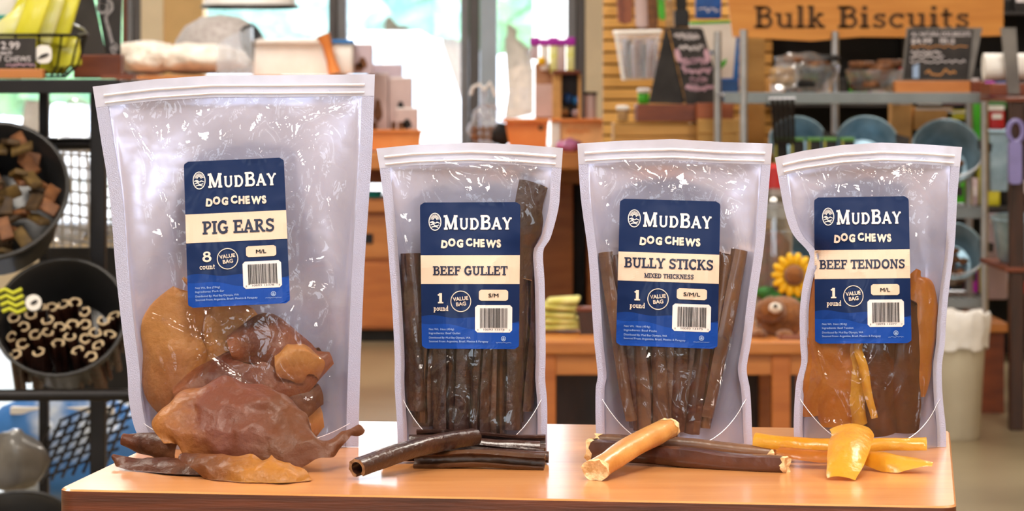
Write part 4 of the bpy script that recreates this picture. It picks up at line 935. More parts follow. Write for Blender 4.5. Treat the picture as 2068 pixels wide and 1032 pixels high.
def tilted(px, py, d, tilt, az=0): return Matrix.Translation(P(px, py, d)) @ Matrix.Rotation(az, 4, 'Z') @ Matrix.Rotation(tilt, 4, 'X')
def bowl(name, label, px, py, d, rpx, tilt, m, depth=.6, az=0, cat='bowl', group=None, handle=False, rimm=None):
    r = rpx/F*d; M = tilted(px, py, d, tilt, az)
    t = thing(name, label, cat, tuple(P(px, py, d)-Vector((0, 0, r*.7))), group)
    h = r*2*depth
    part('body', g_lathe([(0, -h), (r*.62, -h), (r*.75, -h*.9), (r*.95, -h*.1), (r, 0), (r*.97, 0), (r*.92, -h*.1), (r*.72, -h*.86), (.0, -h*.93)], 36, M), m, t, True)
    ring = []
    for k in range(37):
        a = 2*math.pi*k/36; ring.append(M @ Vector((r*1.0*math.cos(a), r*math.sin(a), 0)))
    part('rim', g_tube(ring, r*.035, 8, False), rimm or m, t, True)
    if handle: part('handle', g_tube([M @ Vector((r*math.cos(a), r*math.sin(a)*.9-r*.1, r*.05+r*.25*math.sin(a-math.pi))) for a in [math.pi+math.pi*k/14 for k in range(15)]], r*.03, 6), m_silver, t, True)
    return t, M, r
T60 = math.radians(58)
b1, M1, r1 = bowl('chew_bowl', 'charcoal bowl of brown chunk chews, upper one on the black rack', -22, 385, 5.45, 158, T60, m_bowl, .5, 0)
b2, M2, r2 = bowl('chew_bowl', 'charcoal bowl of rolled stick chews, lower one on the black rack', 122, 640, 5.42, 132, T60, m_bowl, .55, 0)
bowl('chew_bowl', 'dark bowl at the very bottom left corner, only its rim showing', 30, 1075, 5.4, 120, math.radians(35), m_bowl, .4)
rb = random.Random(5)
for k in range(70):
    a = rb.random()*6.28; q = math.sqrt(rb.random())*.8
    c = M1 @ Vector((r1*q*math.cos(a), r1*q*math.sin(a), -r1*.34+rb.random()*.07))
    Mr = Matrix.Rotation(rb.random()*3, 4, 'X') @ Matrix.Rotation(rb.random()*3, 4, 'Z')
    g = g_box(-.02, .02, -.012, .012, -.005, .005, .002); g = ([v+Vector((0, 0, .006*math.sin(v.x*120))) for v in g[0]], g[1])
    tag(mesh('chunk_chew', *xf(g, Matrix.Translation(c) @ Mr), [m_treat, mat('olive_chew', (112, 88, 44), .6, c2=(70, 52, 26), vscale=40), mat('dark_chew', (52, 38, 26), .6, c2=(80, 60, 36), vscale=40)][k % 3], None, True, 40), 'small chunk chew heaped in the upper charcoal bowl', 'chew', 'chunk chews in the upper charcoal bowl')
m_ringend = mat('pale_roll_end', (206, 186, 152), .7, c2=(176, 150, 116), vscale=200)
spots = []
for k in range(400):
    x = rb.uniform(12, 236); yy = rb.uniform(618, 722)+18*math.sin(x*.03+1)
    if (x-122)**2+(yy-640)**2 > 118**2: continue
    if all((x-a)**2+(yy-b)**2 > 23**2 for a, b in spots): spots.append((x, yy))
    if len(spots) >= 40: break
for k, (x, yy) in enumerate(spots):
    d = 5.42-.03+(712-yy)*.0007; p0 = P(x, yy, d); dr = Vector((rb.uniform(-.15, .15), .72, -.7)).normalized()
    pr = cprof(rb.uniform(.5, 1.4), .36, 9); sq = rb.uniform(.65, 1)
    sp = [(p0+dr*t_, .0125, .0125*sq, rb.random()*6) for t_ in (0,)]; roll = rb.random()*6
    sp = [(p0+dr*t_, .0125, .0125*sq, roll) for t_ in (0, .05, .1)]
    V, Fc, nn, N = g_sweep(sp, lambda f: pr)
    o = mesh('rolled_chew', V, Fc, m_gul, None, True, 50); tag(o, 'rolled stick chew with pale end in the lower charcoal bowl', 'chew stick', 'rolled chews in the lower charcoal bowl')
    mesh('cut_end', V[:nn], [list(range(nn))], m_ringend, o)
pc = thing('price_card', 'black price card with yellow-green writing on the lower charcoal bowl', 'price card', base(0, 80, 625, 5.36))
part('card', g_pprism([(-40, 572), (62, 600), (88, 628), (40, 632), (-40, 628)], 5.36, .003), m_blackmat, pc)
part('writing', join(*[g_tube([P(-4+k*3, 590+k*13, 5.355), P(10+k*3, 584+k*13, 5.355), P(26+k*3, 592+k*13, 5.355), P(44+k*3, 584+k*13, 5.355)], .0035, 5) for k in range(4)]), mat('lime_chalk', (206, 210, 60), .8), pc)
M = Matrix.Translation(P(68, 611, 5.352)) @ Matrix.Rotation(math.pi/2, 4, 'X')
part('badge', g_lathe([(0, 0), (.0145, 0), (.0145, .003), (0, .003)], 24, M), m_wpaper, pc)
print_poly('badge_mark', [(60, 613), (66, 608), (72, 605), (77, 608), (73, 613), (66, 616)], 5.352, m_blk, pc, .005)
tag(mesh('plastic_sack', *g_blob(P(28, 930, 5.6), .055, .05, .062, 8, .3, 1.6), m_graybag, None, True, 180), 'grey plastic sack sitting below the lower charcoal bowl', 'sack')
sk = thing('blue_bag', 'blue and white printed bag behind the black wire shelf at bottom left', 'bag', base(0, 260, 990, 6.4))
part('bag_body', g_blob(P(130, 900, 6.5), .2, .08, .12, 11, .12, 1.2), mat('bright_blue_pack', (58, 126, 206), .35, c2=(226, 236, 246), vscale=6, coat=.4, blo=.45, bhi=.6), sk, True)
part('top_seal', g_box(P(20, 0, 6.45).x, P(230, 0, 6.45).x, 6.45, 6.47, P(0, 838, 6.45).z, P(0, 822, 6.45).z, .003), m_wpaper, sk)
# on top of the rack
bk = thing('wire_bowl', 'black wire basket of yellow chew packets on the rack top', 'basket', base(60, 120, 159, 5.62))
gs = [g_ring(P(68, 72, 5.65), .1, .075, .0035, 32, 'z'), g_ring(P(68, 155, 5.65), .06, .045, .003, 28, 'z')]
for k in range(14):
    a = 2*math.pi*k/14; gs.append(g_tube([P(68, 72, 5.65)+Vector((.1*math.cos(a), .075*math.sin(a), 0)), P(68, 130, 5.65)+Vector((.085*math.cos(a), .06*math.sin(a), 0)), P(68, 156, 5.65)+Vector((.06*math.cos(a), .045*math.sin(a), 0))], .0022, 5))
part('wire_body', join(*gs), m_black, bk, True)
part('handle', g_tube([P(150, 72, 5.62), P(178, 68, 5.6), P(168, 58, 5.62), P(150, 50, 5.68)], .003, 6), m_silver, bk, True)
YP = [(68, 30, 48, 120, -.35, m_yel, 'wide yellow chew packet leaning in the middle of the wire basket'), (22, 55, 48, 90, -.9, m_yelb, 'pale yellow packet lying at the left of the wire basket'), (100, 40, 36, 100, -.3, m_yelb, 'pale yellow packet with clear window in the wire basket'), (136, 28, 34, 135, -.28, m_yel, 'tall yellow tube packet leaning right in the wire basket'), (132, 106, 62, 62, .1, m_yel, 'yellow packet low at the right of the wire basket'), (60, 95, 70, 40, 0, m_yel, 'yellow packet low behind the price card in the wire basket'), (100, 122, 70, 56, 0, m_yel, 'yellow packet lying at the bottom of the wire basket'), (46, 12, 30, 80, -.5, m_yel, 'narrow yellow packet standing highest at left of the wire basket')]
for k, (x, yy, w_, h_, a, m, lb) in enumerate(YP):
    d = 5.60+.018*k; c = P(x, yy, d); ww = w_/F*d/2; hh = h_/F*d/2
    g = g_box(-ww, ww, -.008, .008, -hh, hh, .006); g = xf(g, Matrix.Translation(c) @ Matrix.Rotation(-a, 4, 'Y'))
    o = thing('chew_packet', lb, 'packet', tuple(c-Vector((0, 0, hh))), 'yellow packets in the wire basket'); part('pouch', g, m, o, True)
    g = g_box(-ww*.95, ww*.95, -.002, .002, hh*.98, hh*1.1, .001); part('top_seal', xf(g, Matrix.Translation(c) @ Matrix.Rotation(-a, 4, 'Y')), m_yelb, o)
pc = thing('price_card', 'black chalk price card reading 2.99 in an orange wood holder at top left', 'price card', base(0, 85, 159, 5.53))
part('holder', g_pbox(-60, 139, 87, 159, 5.53, .03, .002), m_owoodh, pc)
cd = part('card', g_pbox(-60, 76, 72, 140, 5.54, .004, .001), m_blackmat, pc)
put('writing', join2([neg(sans('2.99', .02), 2, 84, 40, 99), neg(sans('each', .01), 0, 101, 24, 110), neg(sans('DENT CHEWS', .01), -36, 113, 62, 124)]), flat(5.54, .002), m_chalk, cd)
put('writing', scribble(3, 12, 72, -131, 6, 26), flat(5.54, .002), m_chalkp, cd)
part('badge', g_pprism(rrect(72, 91, 104, 128, 12), 5.545, .003), m_wpaper, pc)
print_poly('badge_mark', [(74, 119), (84, 110), (95, 107), (100, 109), (94, 114), (86, 117)], 5.545, m_blk, pc, .003)
ab = thing('chalk_board', 'black chalk board with a grey drawing in a brown wood base on the rack', 'sign', base(150, 243, 158, 5.7))
part('wood_base', g_pbox(148, 110, 243, 158, 5.80, .06, .003), m_bwood, ab)
part('front_panel', g_pprism([(60, -90), (170, -90), (214, 112), (150, 112), (60, 112)], 5.81, .006), m_blackmat, ab)
part('back_panel', g_pprism([(180, -90), (246, -90), (243, 112), (214, 112)], 5.83, .006), m_blackmat, ab)
put('drawing', join2([ribbon(smooth_pts([(200, 30), (196, 8), (208, -4), (222, -2), (226, -18), (214, -34), (220, -60), (228, -90), (236, -106)], 4), [7]*33), ribbon(arc(207, -14, 10, 12, 0, 360, 16), 6), ribbon(arc(231, -98, 7, 10, 0, 360, 14), 4)]), flat(5.83, .003), mat('grey_chalk', (140, 136, 140), .9, var=.2, vscale=120), ab)
tag(mesh('wood_tray', *join(g_pbox(204, 150, 268, 159, 5.62, .06), g_pbox(204, 160, 250, 176, 5.6, .02)), m_bwood, None), 'small flat brown tray at the right end of the rack shelf', 'tray')
pk = thing('white_packet', 'pale teal-white packet standing at the far top left of the rack', 'packet', base(0, 32, 60, 5.8)); part('pouch', g_pbox(-30, -40, 31, 40, 5.8, .03, .008), m_wpaper, pk, True); part('stripe', g_pbox(-30, 30, 31, 38, 5.796, .005, .001), m_teal, pk)

# ------------------------------------------------------------------ window display on the left
D = 12.0
wc = thing('window_counter', 'wooden counter under the left window carrying bedding and cartons', 'counter', base(500, 600, HZ+F*CAMH/D, D))
part('top', g_box(P(240, 0, D).x, P(734, 0, D).x, D-.1, D+.7, P(0, 166, D).z, P(0, 153, D).z, .004), m_owoodh, wc)
part('front', g_box(P(300, 0, D).x, P(688, 0, D).x, D, D+.6, 0, P(0, 166, D).z), m_owood, wc)
tag(mesh('fleece_bed', *join(g_blob(P(300, 117, 12.1), .13, .12, .07, 1, .35, 2.2), g_blob(P(400, 119, 12.1), .2, .14, .062, 2, .3, 2.4)), m_fleece, None, True, 180), 'white fleece pet bed lying on the window counter', 'pet bed')
ct = thing('cat_cave', 'grey felt cat cave with a dark opening on the window counter', 'pet bed', base(350, 540, 152, 12.4))
c = P(446, 150, 12.45); part('dome', g_lathe([(.2, 0), (.205, .06), (.19, .14), (.15, .2), (.08, .24), (0, .25)], 32, Matrix.Translation(c)), m_felt, ct, True)
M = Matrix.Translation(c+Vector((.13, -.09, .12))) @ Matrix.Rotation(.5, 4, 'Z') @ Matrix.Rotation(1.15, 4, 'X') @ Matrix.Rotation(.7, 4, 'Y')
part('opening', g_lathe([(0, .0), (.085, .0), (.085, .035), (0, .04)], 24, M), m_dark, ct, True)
tag(mesh('clear_pouch', *g_pprism([(436, 152), (438, 88), (470, 70), (508, 54), (510, 152)], 11.9, .06), m_clearbag, None), 'clear plastic pouch standing before the felt cat cave', 'bag')
bxw = thing('white_box', 'large plain white box on the window counter right of the cat cave', 'box', base(512, 662, 152, 12.05)); part('carton', g_pprism([(512, 152), (516, 82), (645, 80), (664, 152)], 12.05, .25), m_wpaper, bxw); part('lid', g_pprism([(514, 86), (516, 80), (645, 78), (648, 86)], 12.03, .29), m_wpaper, bxw)
tag(mesh('orange_toy', *g_tube([P(652, 70, 11.95), P(660, 90, 11.95), P(668, 120, 11.95), P(676, 148, 11.95)], [.03, .02, .018, .026], 12), m_orange, None, True, 60), 'pale orange bone-shaped toy leaning beside the white box', 'toy')
tb = thing('white_tub', 'white tub with a blue lid on the window counter', 'tub', base(670, 712, 150, 12)); part('tub', g_pbox(672, 86, 713, 150, 12, .08, .01), m_wpaper, tb, True); part('lid', g_pbox(670, 80, 714, 88, 11.99, .1, .004), m_blueb, tb)
for (x0, y0_, x1, y1_, d, m, lb) in [(712, 90, 752, 150, 12.05, m_lilac, 'grey-lilac carton beside the white tub'), (752, 131, 812, 268, 12.25, m_lilac, 'tall lilac carton at the back of the orange tray'), (786, 158, 832, 268, 12.13, m_pinkc, 'pink carton printed with a dark animal in the orange tray'), (800, 220, 844, 268, 12.0, m_pinkc, 'small pink carton at the front right of the orange tray'), (742, 150, 784, 268, 12.13, m_pinkc, 'pink carton at the left of the orange tray')]:
    t = thing('carton', lb, 'box', base(x0, x1, y1_, d), 'cartons by the window'); part('carton_body', g_pbox(x0, y0_, x1, y1_, d, .09, .002), m, t); part('flap', g_pbox(x0+1, y0_-2, x1-1, y0_+1, d+.01, .07, .001), m_wpaper, t)
    xm = (x0+x1)/2; h_ = y1_-y0_; print_poly('printed_picture', [(xm+9*math.cos(a)*(1+.2*math.sin(3*a)), y0_+h_*.62+h_*.2*math.sin(a)) for a in [2*math.pi*k/14 for k in range(14)]], d, m_treat if x0 < 760 else m_dark, t, .003)
    print_poly('printed_strip', [(x0+4, y1_-22), (x0+20, y1_-22), (x0+20, y1_-6), (x0+4, y1_-6)], d, m_treat, t, .003)
tr = thing('orange_tray', 'orange wooden tray holding the pink and lilac cartons', 'tray', base(740, 850, 303, 12))
part('front', g_pprism([(738, 264), (852, 264), (846, 304), (738, 304)], 11.95, .02), m_orange, tr); part('base', g_pbox(738, 290, 846, 304, 11.97, .25, .003), m_orange, tr); part('lip', g_pbox(738, 262, 856, 267, 11.94, .03, .002), m_orange, tr)
mc = thing('clothes_form', 'white shade with a dark rim hanging before the window', 'hanging display', base(410, 610, 24, 12.6)); part('shade', g_lathe([(.2, 0), (.19, .06), (.1, .2), (.02, .5), (.02, 2.0)], 28, Matrix.Translation(P(505, 14, 12.8))), m_wpaper, mc, True); part('rim', g_ring(P(505, 14, 12.8), .205, .205, .008, 32, 'z'), m_dark, mc, True)

# ------------------------------------------------------------------ middle cabinets and window display
def cabinet(label, px0, px1, ptop, d, depth, cols):
    zt = P(0, ptop, d).z; a = P(px0, 0, d).x; b = P(px1, 0, d).x
    t = thing('cabinet', label, 'cabinet', ((a+b)/2, d+depth/2, 0), 'wooden store cabinets')
    part('worktop', g_box(a-.02, b+.02, d-.03, d+depth, zt-.05, zt, .004), m_owoodh, t)
    part('body', g_box(a, b, d+.015, d+depth, .05, zt-.05), m_owood, t); part('plinth', g_box(a+.02, b-.02, d+.05, d+depth-.02, 0, .05), m_dark, t)  # near-black plinth stands in for the shadow strip along the floor
    w_ = (b-a)/cols
    for k in range(cols):
        dz = zt-.05
        dw = part('drawer', g_box(a+k*w_+.012, a+(k+1)*w_-.012, d, d+.016, dz-.19, dz-.02, .003), m_owoodh, t); part('label_holder', g_box(a+k*w_+w_*.18, a+k*w_+w_*.18+.055, d-.006, d+.001, dz-.13, dz-.09, .002), m_black, dw)
        dr_ = part('door', g_box(a+k*w_+.012, a+(k+1)*w_-.012, d, d+.016, .06, dz-.21, .003), m_owood, t); part('handle', g_tube([(a+k*w_+w_-.05, d-.02, dz-.3), (a+k*w_+w_-.05, d-.02, dz-.42)], .006, 8), m_black, dr_)
    return t
cabinet('honey wood cabinet with drawers seen between the two left bags', 700, 985, 402, 12.0, .5, 2)
pbx = thing('teal_dish', 'teal dish on the wooden cabinet between the two left bags', 'dish', base(738, 772, 402, 12.1)); part('dish', g_lathe([(0, 0), (.03, 0), (.045, .03), (.04, .03), (.028, .006), (0, .006)], 24, Matrix.Translation(P(752, 402, 12.15))), m_teal, pbx, True); part('rim', g_ring(P(752, 402, 12.15)+Vector((0, 0, .03)), .043, .043, .004, 24, 'z'), m_teal, pbx, True)
cb = thing('open_counter', 'honey wood counter with an open recess seen between the middle bags', 'counter', (P(1100, 0, 12.7).x, 12.8, 0))
d = 12.6; zt = P(0, 304, 12.2).z
part('worktop', g_box(P(720, 0, d).x, P(1250, 0, d).x, 11.9, d+.6, zt-.07, zt, .006), m_owoodh, cb)
part('apron', g_box(P(735, 0, d).x, P(1235, 0, d).x, d, d+.03, zt-.15, zt-.07, .003), m_owoodh, cb)
for x0, x1 in ((990, 1157), (1186, 1236)): part('panel', g_box(P(x0, 0, d).x, P(x1, 0, d).x, d, d+.5, 0, zt-.15, .004), m_owood, cb)
part('back_panel', g_box(P(1157, 0, d).x, P(1186, 0, d).x, d+.4, d+.42, 0, zt-.15), m_dwood, cb)
tag(mesh('magenta_bag', *g_blob(P(1150, 294, 12.0), .05, .04, .028, 4, .3, 2), mat('magenta_film', (190, 110, 160), .4, var=.2, vscale=30, coat=.4), None, True, 180), 'pinkish treat bag between the two middle bags on the counter', 'bag')
# hanging treat bag with a clear neck
tg = thing('treat_bag', 'clear bag of dark treats tied with a white ribbon before the window mullion', 'bag', base(945, 1030, 298, 12.62))
part('film', g_blob(P(985, 256, 12.66), .08, .05, .09, 6, .3, 1.8), m_clearbag, tg, True); part('neck', g_tube([P(978, 240, 12.66), P(975, 205, 12.66), P(978, 185, 12.66)], [.03, .012, .02], 10), m_clearbag, tg, True)
part('treats', join(*[g_blob(P(960+16*(k % 4), 262+14*(k//4), 12.64), .018, .015, .017, k, .3, 2, 2) for k in range(8)]), m_treat, tg, True)
part('ribbon', join(g_tube([P(950, 192, 12.62), P(955, 176, 12.62), P(968, 170, 12.62), P(978, 182, 12.62)], .007, 8), g_tube([P(978, 182, 12.62), P(990, 166, 12.62), P(996, 182, 12.62), P(1002, 196, 12.62)], .007, 8)), m_wpaper, tg, True)
part('dark_treat', g_blob(P(1012, 272, 12.62), .04, .03, .045, 9, .3, 2), m_dark, tg, True)
ob = thing('orange_tub', 'orange wooden tub on the counter in front of the white car', 'tub', base(1022, 1130, 305, 12.3)); part('tub', g_pprism([(1020, 244), (1108, 244), (1104, 304), (1030, 304)], 12.3, .2), m_orange, ob); part('rim', g_pbox(1014, 240, 1110, 247, 12.28, .24, .003), m_orange, ob); part('knot', g_lathe([(0, 0), (.012, 0), (.01, .004), (0, .004)], 14, Matrix.Translation(P(1092, 258, 12.299)) @ Matrix.Rotation(math.pi/2, 4, 'X')), m_treat, ob)
ob = thing('pale_orange_box', 'pale orange box with a white left end right of the orange tub', 'box', base(1116, 1222, 305, 12.25)); part('box', g_pbox(1130, 244, 1222, 304, 12.25, .2, .004), mat('pale_orange', (244, 190, 132), .6, var=.08), ob); part('white_end', g_pbox(1113, 244, 1132, 304, 12.24, .2, .006), m_wpaper, ob); part('lid', g_pbox(1112, 240, 1224, 246, 12.23, .24, .003), m_orange, ob)
put('lettering', scribble(9, 1140, 1190, -264, 10, 16), flat(12.25, .003), m_orange, ob)
ds = thing('cardboard_display', 'tall brown cardboard display with side shelf under purple tubes', 'display stand', base(1080, 1172, 241, 12.35))
part('back', g_pbox(1080, 128, 1132, 240, 12.4, .06, .003), m_brownc, ds); part('print', g_pbox(1082, 170, 1118, 236, 12.395, .006), m_pinkc, ds)
part('side', g_pbox(1116, 146, 1134, 240, 12.3, .15, .002), m_kraft, ds); part('shelf_top', g_pbox(1116, 142, 1172, 150, 12.28, .18, .003), m_bwood, ds); part('shelf_back', g_pbox(1134, 150, 1172, 240, 12.44, .01), m_dwood, ds); part('side', g_pbox(1168, 150, 1174, 240, 12.3, .15, .002), m_kraft, ds)
for k, (x, yy, r_, m, lb) in enumerate([(1164, 203, 9, m_blueb, 'bright blue ball in the cardboard display cubby'), (1148, 198, 10, m_blue, 'dark blue toy in the cardboard display cubby'), (1140, 226, 9, m_treatl, 'tan treat at the bottom of the cardboard cubby'), (1162, 228, 8, m_lilac, 'pale treat at the bottom right of the cubby')]):
    tag(mesh('toy', *g_blob(P(x, yy, 12.36), r_/F*12.4, r_/F*12.4, r_/F*12.4, k, .12, 2), m, None, True, 180), lb, 'toy')
for k, (x, h_, m) in enumerate([(1080, 44, m_lilac), (1100, 66, m_wpaper), (1118, 72, m_yelb), (1134, 74, m_pinkc), (1152, 70, m_yelb)]):
    t = thing('treat_tube', 'tube with a purple cap on the cardboard display, %s from the left' % ORD[k], 'tube', base(x-8, x+8, 76+h_, 12.38), 'purple-capped tubes')
    part('tube', g_pbox(x-8, 90, x+8, 76+h_, 12.38, .03, .004), m, t, True); part('cap', g_pbox(x-10, 75+k % 2*4, x+10, 92, 12.375, .04, .004), m_purple, t, True)
tag(mesh('yellow_toy', *g_blob(P(1094, 124, 12.35), .018, .015, .018, 2, .2, 2), m_gold, None, True, 180), 'small yellow duck-like toy before the purple-capped tubes', 'toy')
jr = thing('treat_canister', 'pale canister with a dark lid at the right end of the counter', 'canister', base(1178, 1206, 241, 12.3)); part('canister', g_lathe([(0, 0), (.026, 0), (.026, .1), (0, .1)], 20, Matrix.Translation(P(1192, 240, 12.35))), m_pinkc, jr, True); part('lid', g_lathe([(0, .1), (.029, .1), (.029, .112), (0, .112)], 20, Matrix.Translation(P(1192, 240, 12.35))), m_dark, jr, True)
# ------------------------------------------------------------------ tan slat wall with hanging packages, chalk A-frame
D = 11.4
sw = thing('slat_wall', 'tan slatted display wall behind the chalk A-frame', 'display wall', (P(1370, 0, D).x, D+.05, 0))
part('backing', g_box(P(1218, 0, D).x, P(1560, 0, D).x, D+.02, D+.06, 0, 2.2), mat('slat_groove', (120, 76, 30), .7, var=.1), sw)
for k in range(24):
    z1 = P(0, -60+k*24, D).z; part('slat', g_box(P(1218, 0, D).x, P(1560, 0, D).x, D, D+.022, z1-.037, z1, .002), mat('slat_tan', (226, 172, 92), .55, var=.06, vscale=9, stretch=(1, 8, 8)), sw)
hb = thing('acrylic_bin', 'clear plastic bin of brown chews hanging on the slat wall', 'bin', base(1240, 1330, 165, 11.2))
part('front', g_pprism([(1240, 66), (1335, 64), (1322, 160), (1258, 162)], 11.2, .01), m_clearbag, hb); part('rim', g_tube([P(1238, 66, 11.2), P(1336, 64, 11.2)], .008, 8), m_wpaper, hb, True); part('end', g_pprism([(1240, 66), (1246, 66), (1262, 162), (1256, 162)], 11.18, .02), m_wpaper, hb)
for k in range(9):
    x = 1262+k*8; tag(mesh('hanging_chew', *g_tube([P(x, 78+5*(k % 3), 11.24), P(x+2-k*.8, 120, 11.24), P(x+4-k*1.2, 158, 11.24)], [.009, .013, .01], 8), [m_eard, m_dark, m_pinkc, m_ear][k % 4], None, True, 60), 'long chew standing in the clear bin, %s from the left' % ORD[k], 'chew', 'chews in the clear bin')
for k, (x, yy, w_, h_, m, lb) in enumerate([(1262, 18, 34, 62, m_ear, 'reddish treat pack hanging at the upper left of the slat wall'), (1296, 12, 30, 90, m_pinkc, 'pinkish treat pack hanging second on the slat wall'), (1318, 22, 24, 80, m_treat, 'brown treat pack hanging in the middle of the slat wall'), (1338, 18, 20, 46, m_green, 'bright green pack hanging on the slat wall'), (1352, 28, 20, 60, m_treatl, 'tan pack hanging beside the bright green one'), (1376, 16, 24, 70, m_dark, 'dark pack hanging above the chalk A-frame')]):
    d = 11.25-.01*k; t = thing('hanging_pack', lb, 'packet', base(x-w_/2, x+w_/2, yy+h_/2, d), 'packs hanging on the slat wall')
    g = g_pprism([(x-w_/2, yy-h_/2), (x+w_/2, yy-h_/2), (x+w_/2-2, yy+h_/2-4), (x, yy+h_/2), (x-w_/2+3, yy+h_/2-5)], d, .03); part('pouch', g, m, t); part('hook', g_tube([P(x, yy-h_/2+2, d-.01), P(x, yy-h_/2-4, d+.15)], .004, 6), m_silver, t)
bl = thing('blue_pack', 'dark blue pack with pale lettering hanging left of the wooden sign', 'packet', base(1405, 1458, 40, 10.6)); part('pouch', g_pbox(1405, -60, 1457, 38, 10.6, .04, .008), m_blue, bl, True); put('lettering', scribble(5, 1410, 1452, -20, 9, 14), flat(10.6, .003), m_chalk, bl)
bg = thing('food_bag', 'white bag with a lime leaf print behind the chalk A-frame', 'bag', base(1396, 1490, 160, 10.4)); part('pouch', g_pprism([(1394, 44), (1490, 40), (1480, 158), (1400, 160)], 10.4, .06), m_wpaper, bg); part('top_edge', g_pprism([(1394, 44), (1490, 40), (1490, 45), (1394, 49)], 10.395, .065), m_green, bg)
print_poly('leaf_print', [(1444, 142), (1452, 128), (1468, 118), (1466, 128), (1458, 138)], 10.4, m_green, bg); put('lettering', scribble(7, 1432, 1456, -104, 14, 10), flat(10.4, .004), m_faint, bg)
bg = thing('blue_bag', 'bright blue bag standing behind the white leaf-print bag', 'bag', base(1420, 1492, 205, 10.55)); part('pouch', g_pprism([(1430, 70), (1493, 72), (1492, 162), (1440, 162)], 10.48, .06), m_blueb, bg); part('base_fold', g_pbox(1405, 161, 1492, 206, 10.39, .15, .004), m_blue, bg)
part('shelf', g_box(P(1400, 0, 10.4).x, P(1500, 0, 10.4).x, 10.36, D+.02, P(0, 212, 10.4).z, P(0, 207, 10.4).z, .002), m_tan, sw)
d = 10.0
af = thing('chalk_a_frame', 'black A-frame chalk board with pink chalk writing on brown wood blocks', 'sign', base(1310, 1462, 212, d))
part('side_shadow', g_pprism([(1344, 56), (1348, 56), (1384, 206), (1376, 210), (1310, 208)], d+.02, .02), m_blackmat, af)
fp = part('front_panel', g_pprism([(1350, 54), (1414, 56), (1420, 60), (1462, 210), (1386, 211)], d, .012), m_blackmat, af)
gs = [neg(scribble(k, 0, 1, 0, .3, 22, .35), 1362+k*4.5+(4 if k in (4,) else 0), 74+k*23, 1412+k*8, 88+k*23) for k in range(1)]
for k, (x0, x1, yy, h_) in enumerate([(1362, 1412, 74, 12), (1372, 1420, 96, 10), (1378, 1428, 124, 12), (1376, 1436, 142, 12), (1394, 1426, 162, 10), (1386, 1450, 178, 12)]):
    put('writing', scribble(20+k, x0, x1, -yy, h_, 22, .2), flat(d, .004), m_chalkp if k > 1 else m_chalk, fp)
for x, yy in ((1369, 112), (1428, 112)): print_poly('drawing', [(x+6*math.cos(a)+3*math.sin(a), yy+14*math.sin(a)) for a in [2*math.pi*k/14 for k in range(14)]], d, m_chalkp, fp)
part('clip', g_pbox(1362, 20, 1392, 54, d+.03, .03, .004), m_black, af)
tag(mesh('wood_block', *g_pbox(1286, 211, 1416, 246, d-.02, .2, .003), m_bwood, None), 'dark red-brown wood block under the left of the chalk A-frame', 'wood block')
tag(mesh('wood_block', *g_pbox(1407, 208, 1482, 240, d-.08, .05, .003), wood('mid_brown_wood', (156, 82, 42), (128, 62, 30), .45, (2, 9, 9), 4), None), 'lighter brown wood block at the front right of the chalk A-frame', 'wood block')
def crate(label, px0, px1, py0, py1, d):
    t = thing('crate', label, 'crate', base(px0, px1, py1, d), 'tan wooden crates')
    a = P(px0, py1, d); b = P(px1, py0, d); h = b.z-a.z
    for k in range(2):
        z = a.z+h*(.5*k+.02); part('slat', g_box(a.x, b.x, d, d+.012, z, z+h*.46, .002), m_tan, t); part('slat', g_box(a.x, b.x, d+.25, d+.262, z, z+h*.46, .002), m_tan, t)
    part('base', g_box(a.x, b.x, d, d+.26, a.z, a.z+.008), m_tan, t)
    for x in (a.x, b.x-.015): part('end', g_box(x, x+.015, d+.012, d+.25, a.z, b.z, .002), m_tan, t)
crate('long tan crate under the chalk A-frame, behind the third bag', 1240, 1408, 250, 300, 10.0)
crate('short tan crate to the right under the lighter wood block', 1410, 1506, 240, 300, 9.9)
for k, (x, yy, m, lb) in enumerate([(1300, 190, m_green, 'small lime and white tube beside the chalk A-frame'), (1258, 225, m_treatl, 'pale bundle of sticks at the left of the brown wood block')]):
    t = thing('small_pack', lb, 'packet', base(x-14, x+14, yy+22, 10.2)); part('body', g_pbox(x-11, yy-6, x+11, yy+20, 10.2, .03, .006), m, t, True); part('cap', g_pbox(x-13, yy-12, x+13, yy-2, 10.19, .04, .006), m_wpaper, t, True)
ctr = thing('island_counter', 'wooden island counter under the tan crates behind the third bag', 'counter', (P(1375, 0, 10).x, 10.2, 0)); zt = P(0, 300, 9.88).z
part('top', g_box(P(1236, 0, 10).x, P(1512, 0, 10).x, 9.89, 10.5, zt-.04, zt-.001, .004), m_owoodh, ctr); part('body', g_box(P(1250, 0, 10).x, P(1500, 0, 10).x, 9.92, 10.45, 0, zt-.04), m_dwood, ctr)

# ------------------------------------------------------------------ dark shelving behind the biscuit rack
D = 11.0
gd = thing('gondola_shelving', 'tall black store shelving behind the biscuit rack', 'shelving', (P(1850, 0, D).x, D+.4, 0))
part('back_panel', g_box(P(1545, 0, D).x, P(2400, 0, D).x, D+.5, D+.53, 0, 2.1), m_dark, gd)
for zpy in (20, 208, 420, 600): part('shelf', g_box(P(1545, 0, D).x, P(2400, 0, D).x, D+.1, D+.5, P(0, zpy+8, D).z, P(0, zpy, D).z), m_blackmat, gd)
for x in (1545, 1850, 2150): part('upright', g_box(P(x, 0, D).x, P(x+10, 0, D).x, D+.4, D+.5, 0, 2.1), m_black, gd)
part('tan_end', g_box(P(1505, 0, 10.6).x, P(1545, 0, 10.6).x, 10.6, 10.65, 0, 1.35), m_tan, gd)
cn = {}; rg = random.Random(11); cl = [m_dark, m_pink, m_yel, m_green, m_blue, m_treat, m_red, m_purple, m_lilac, m_dark, m_kraft, m_dark]
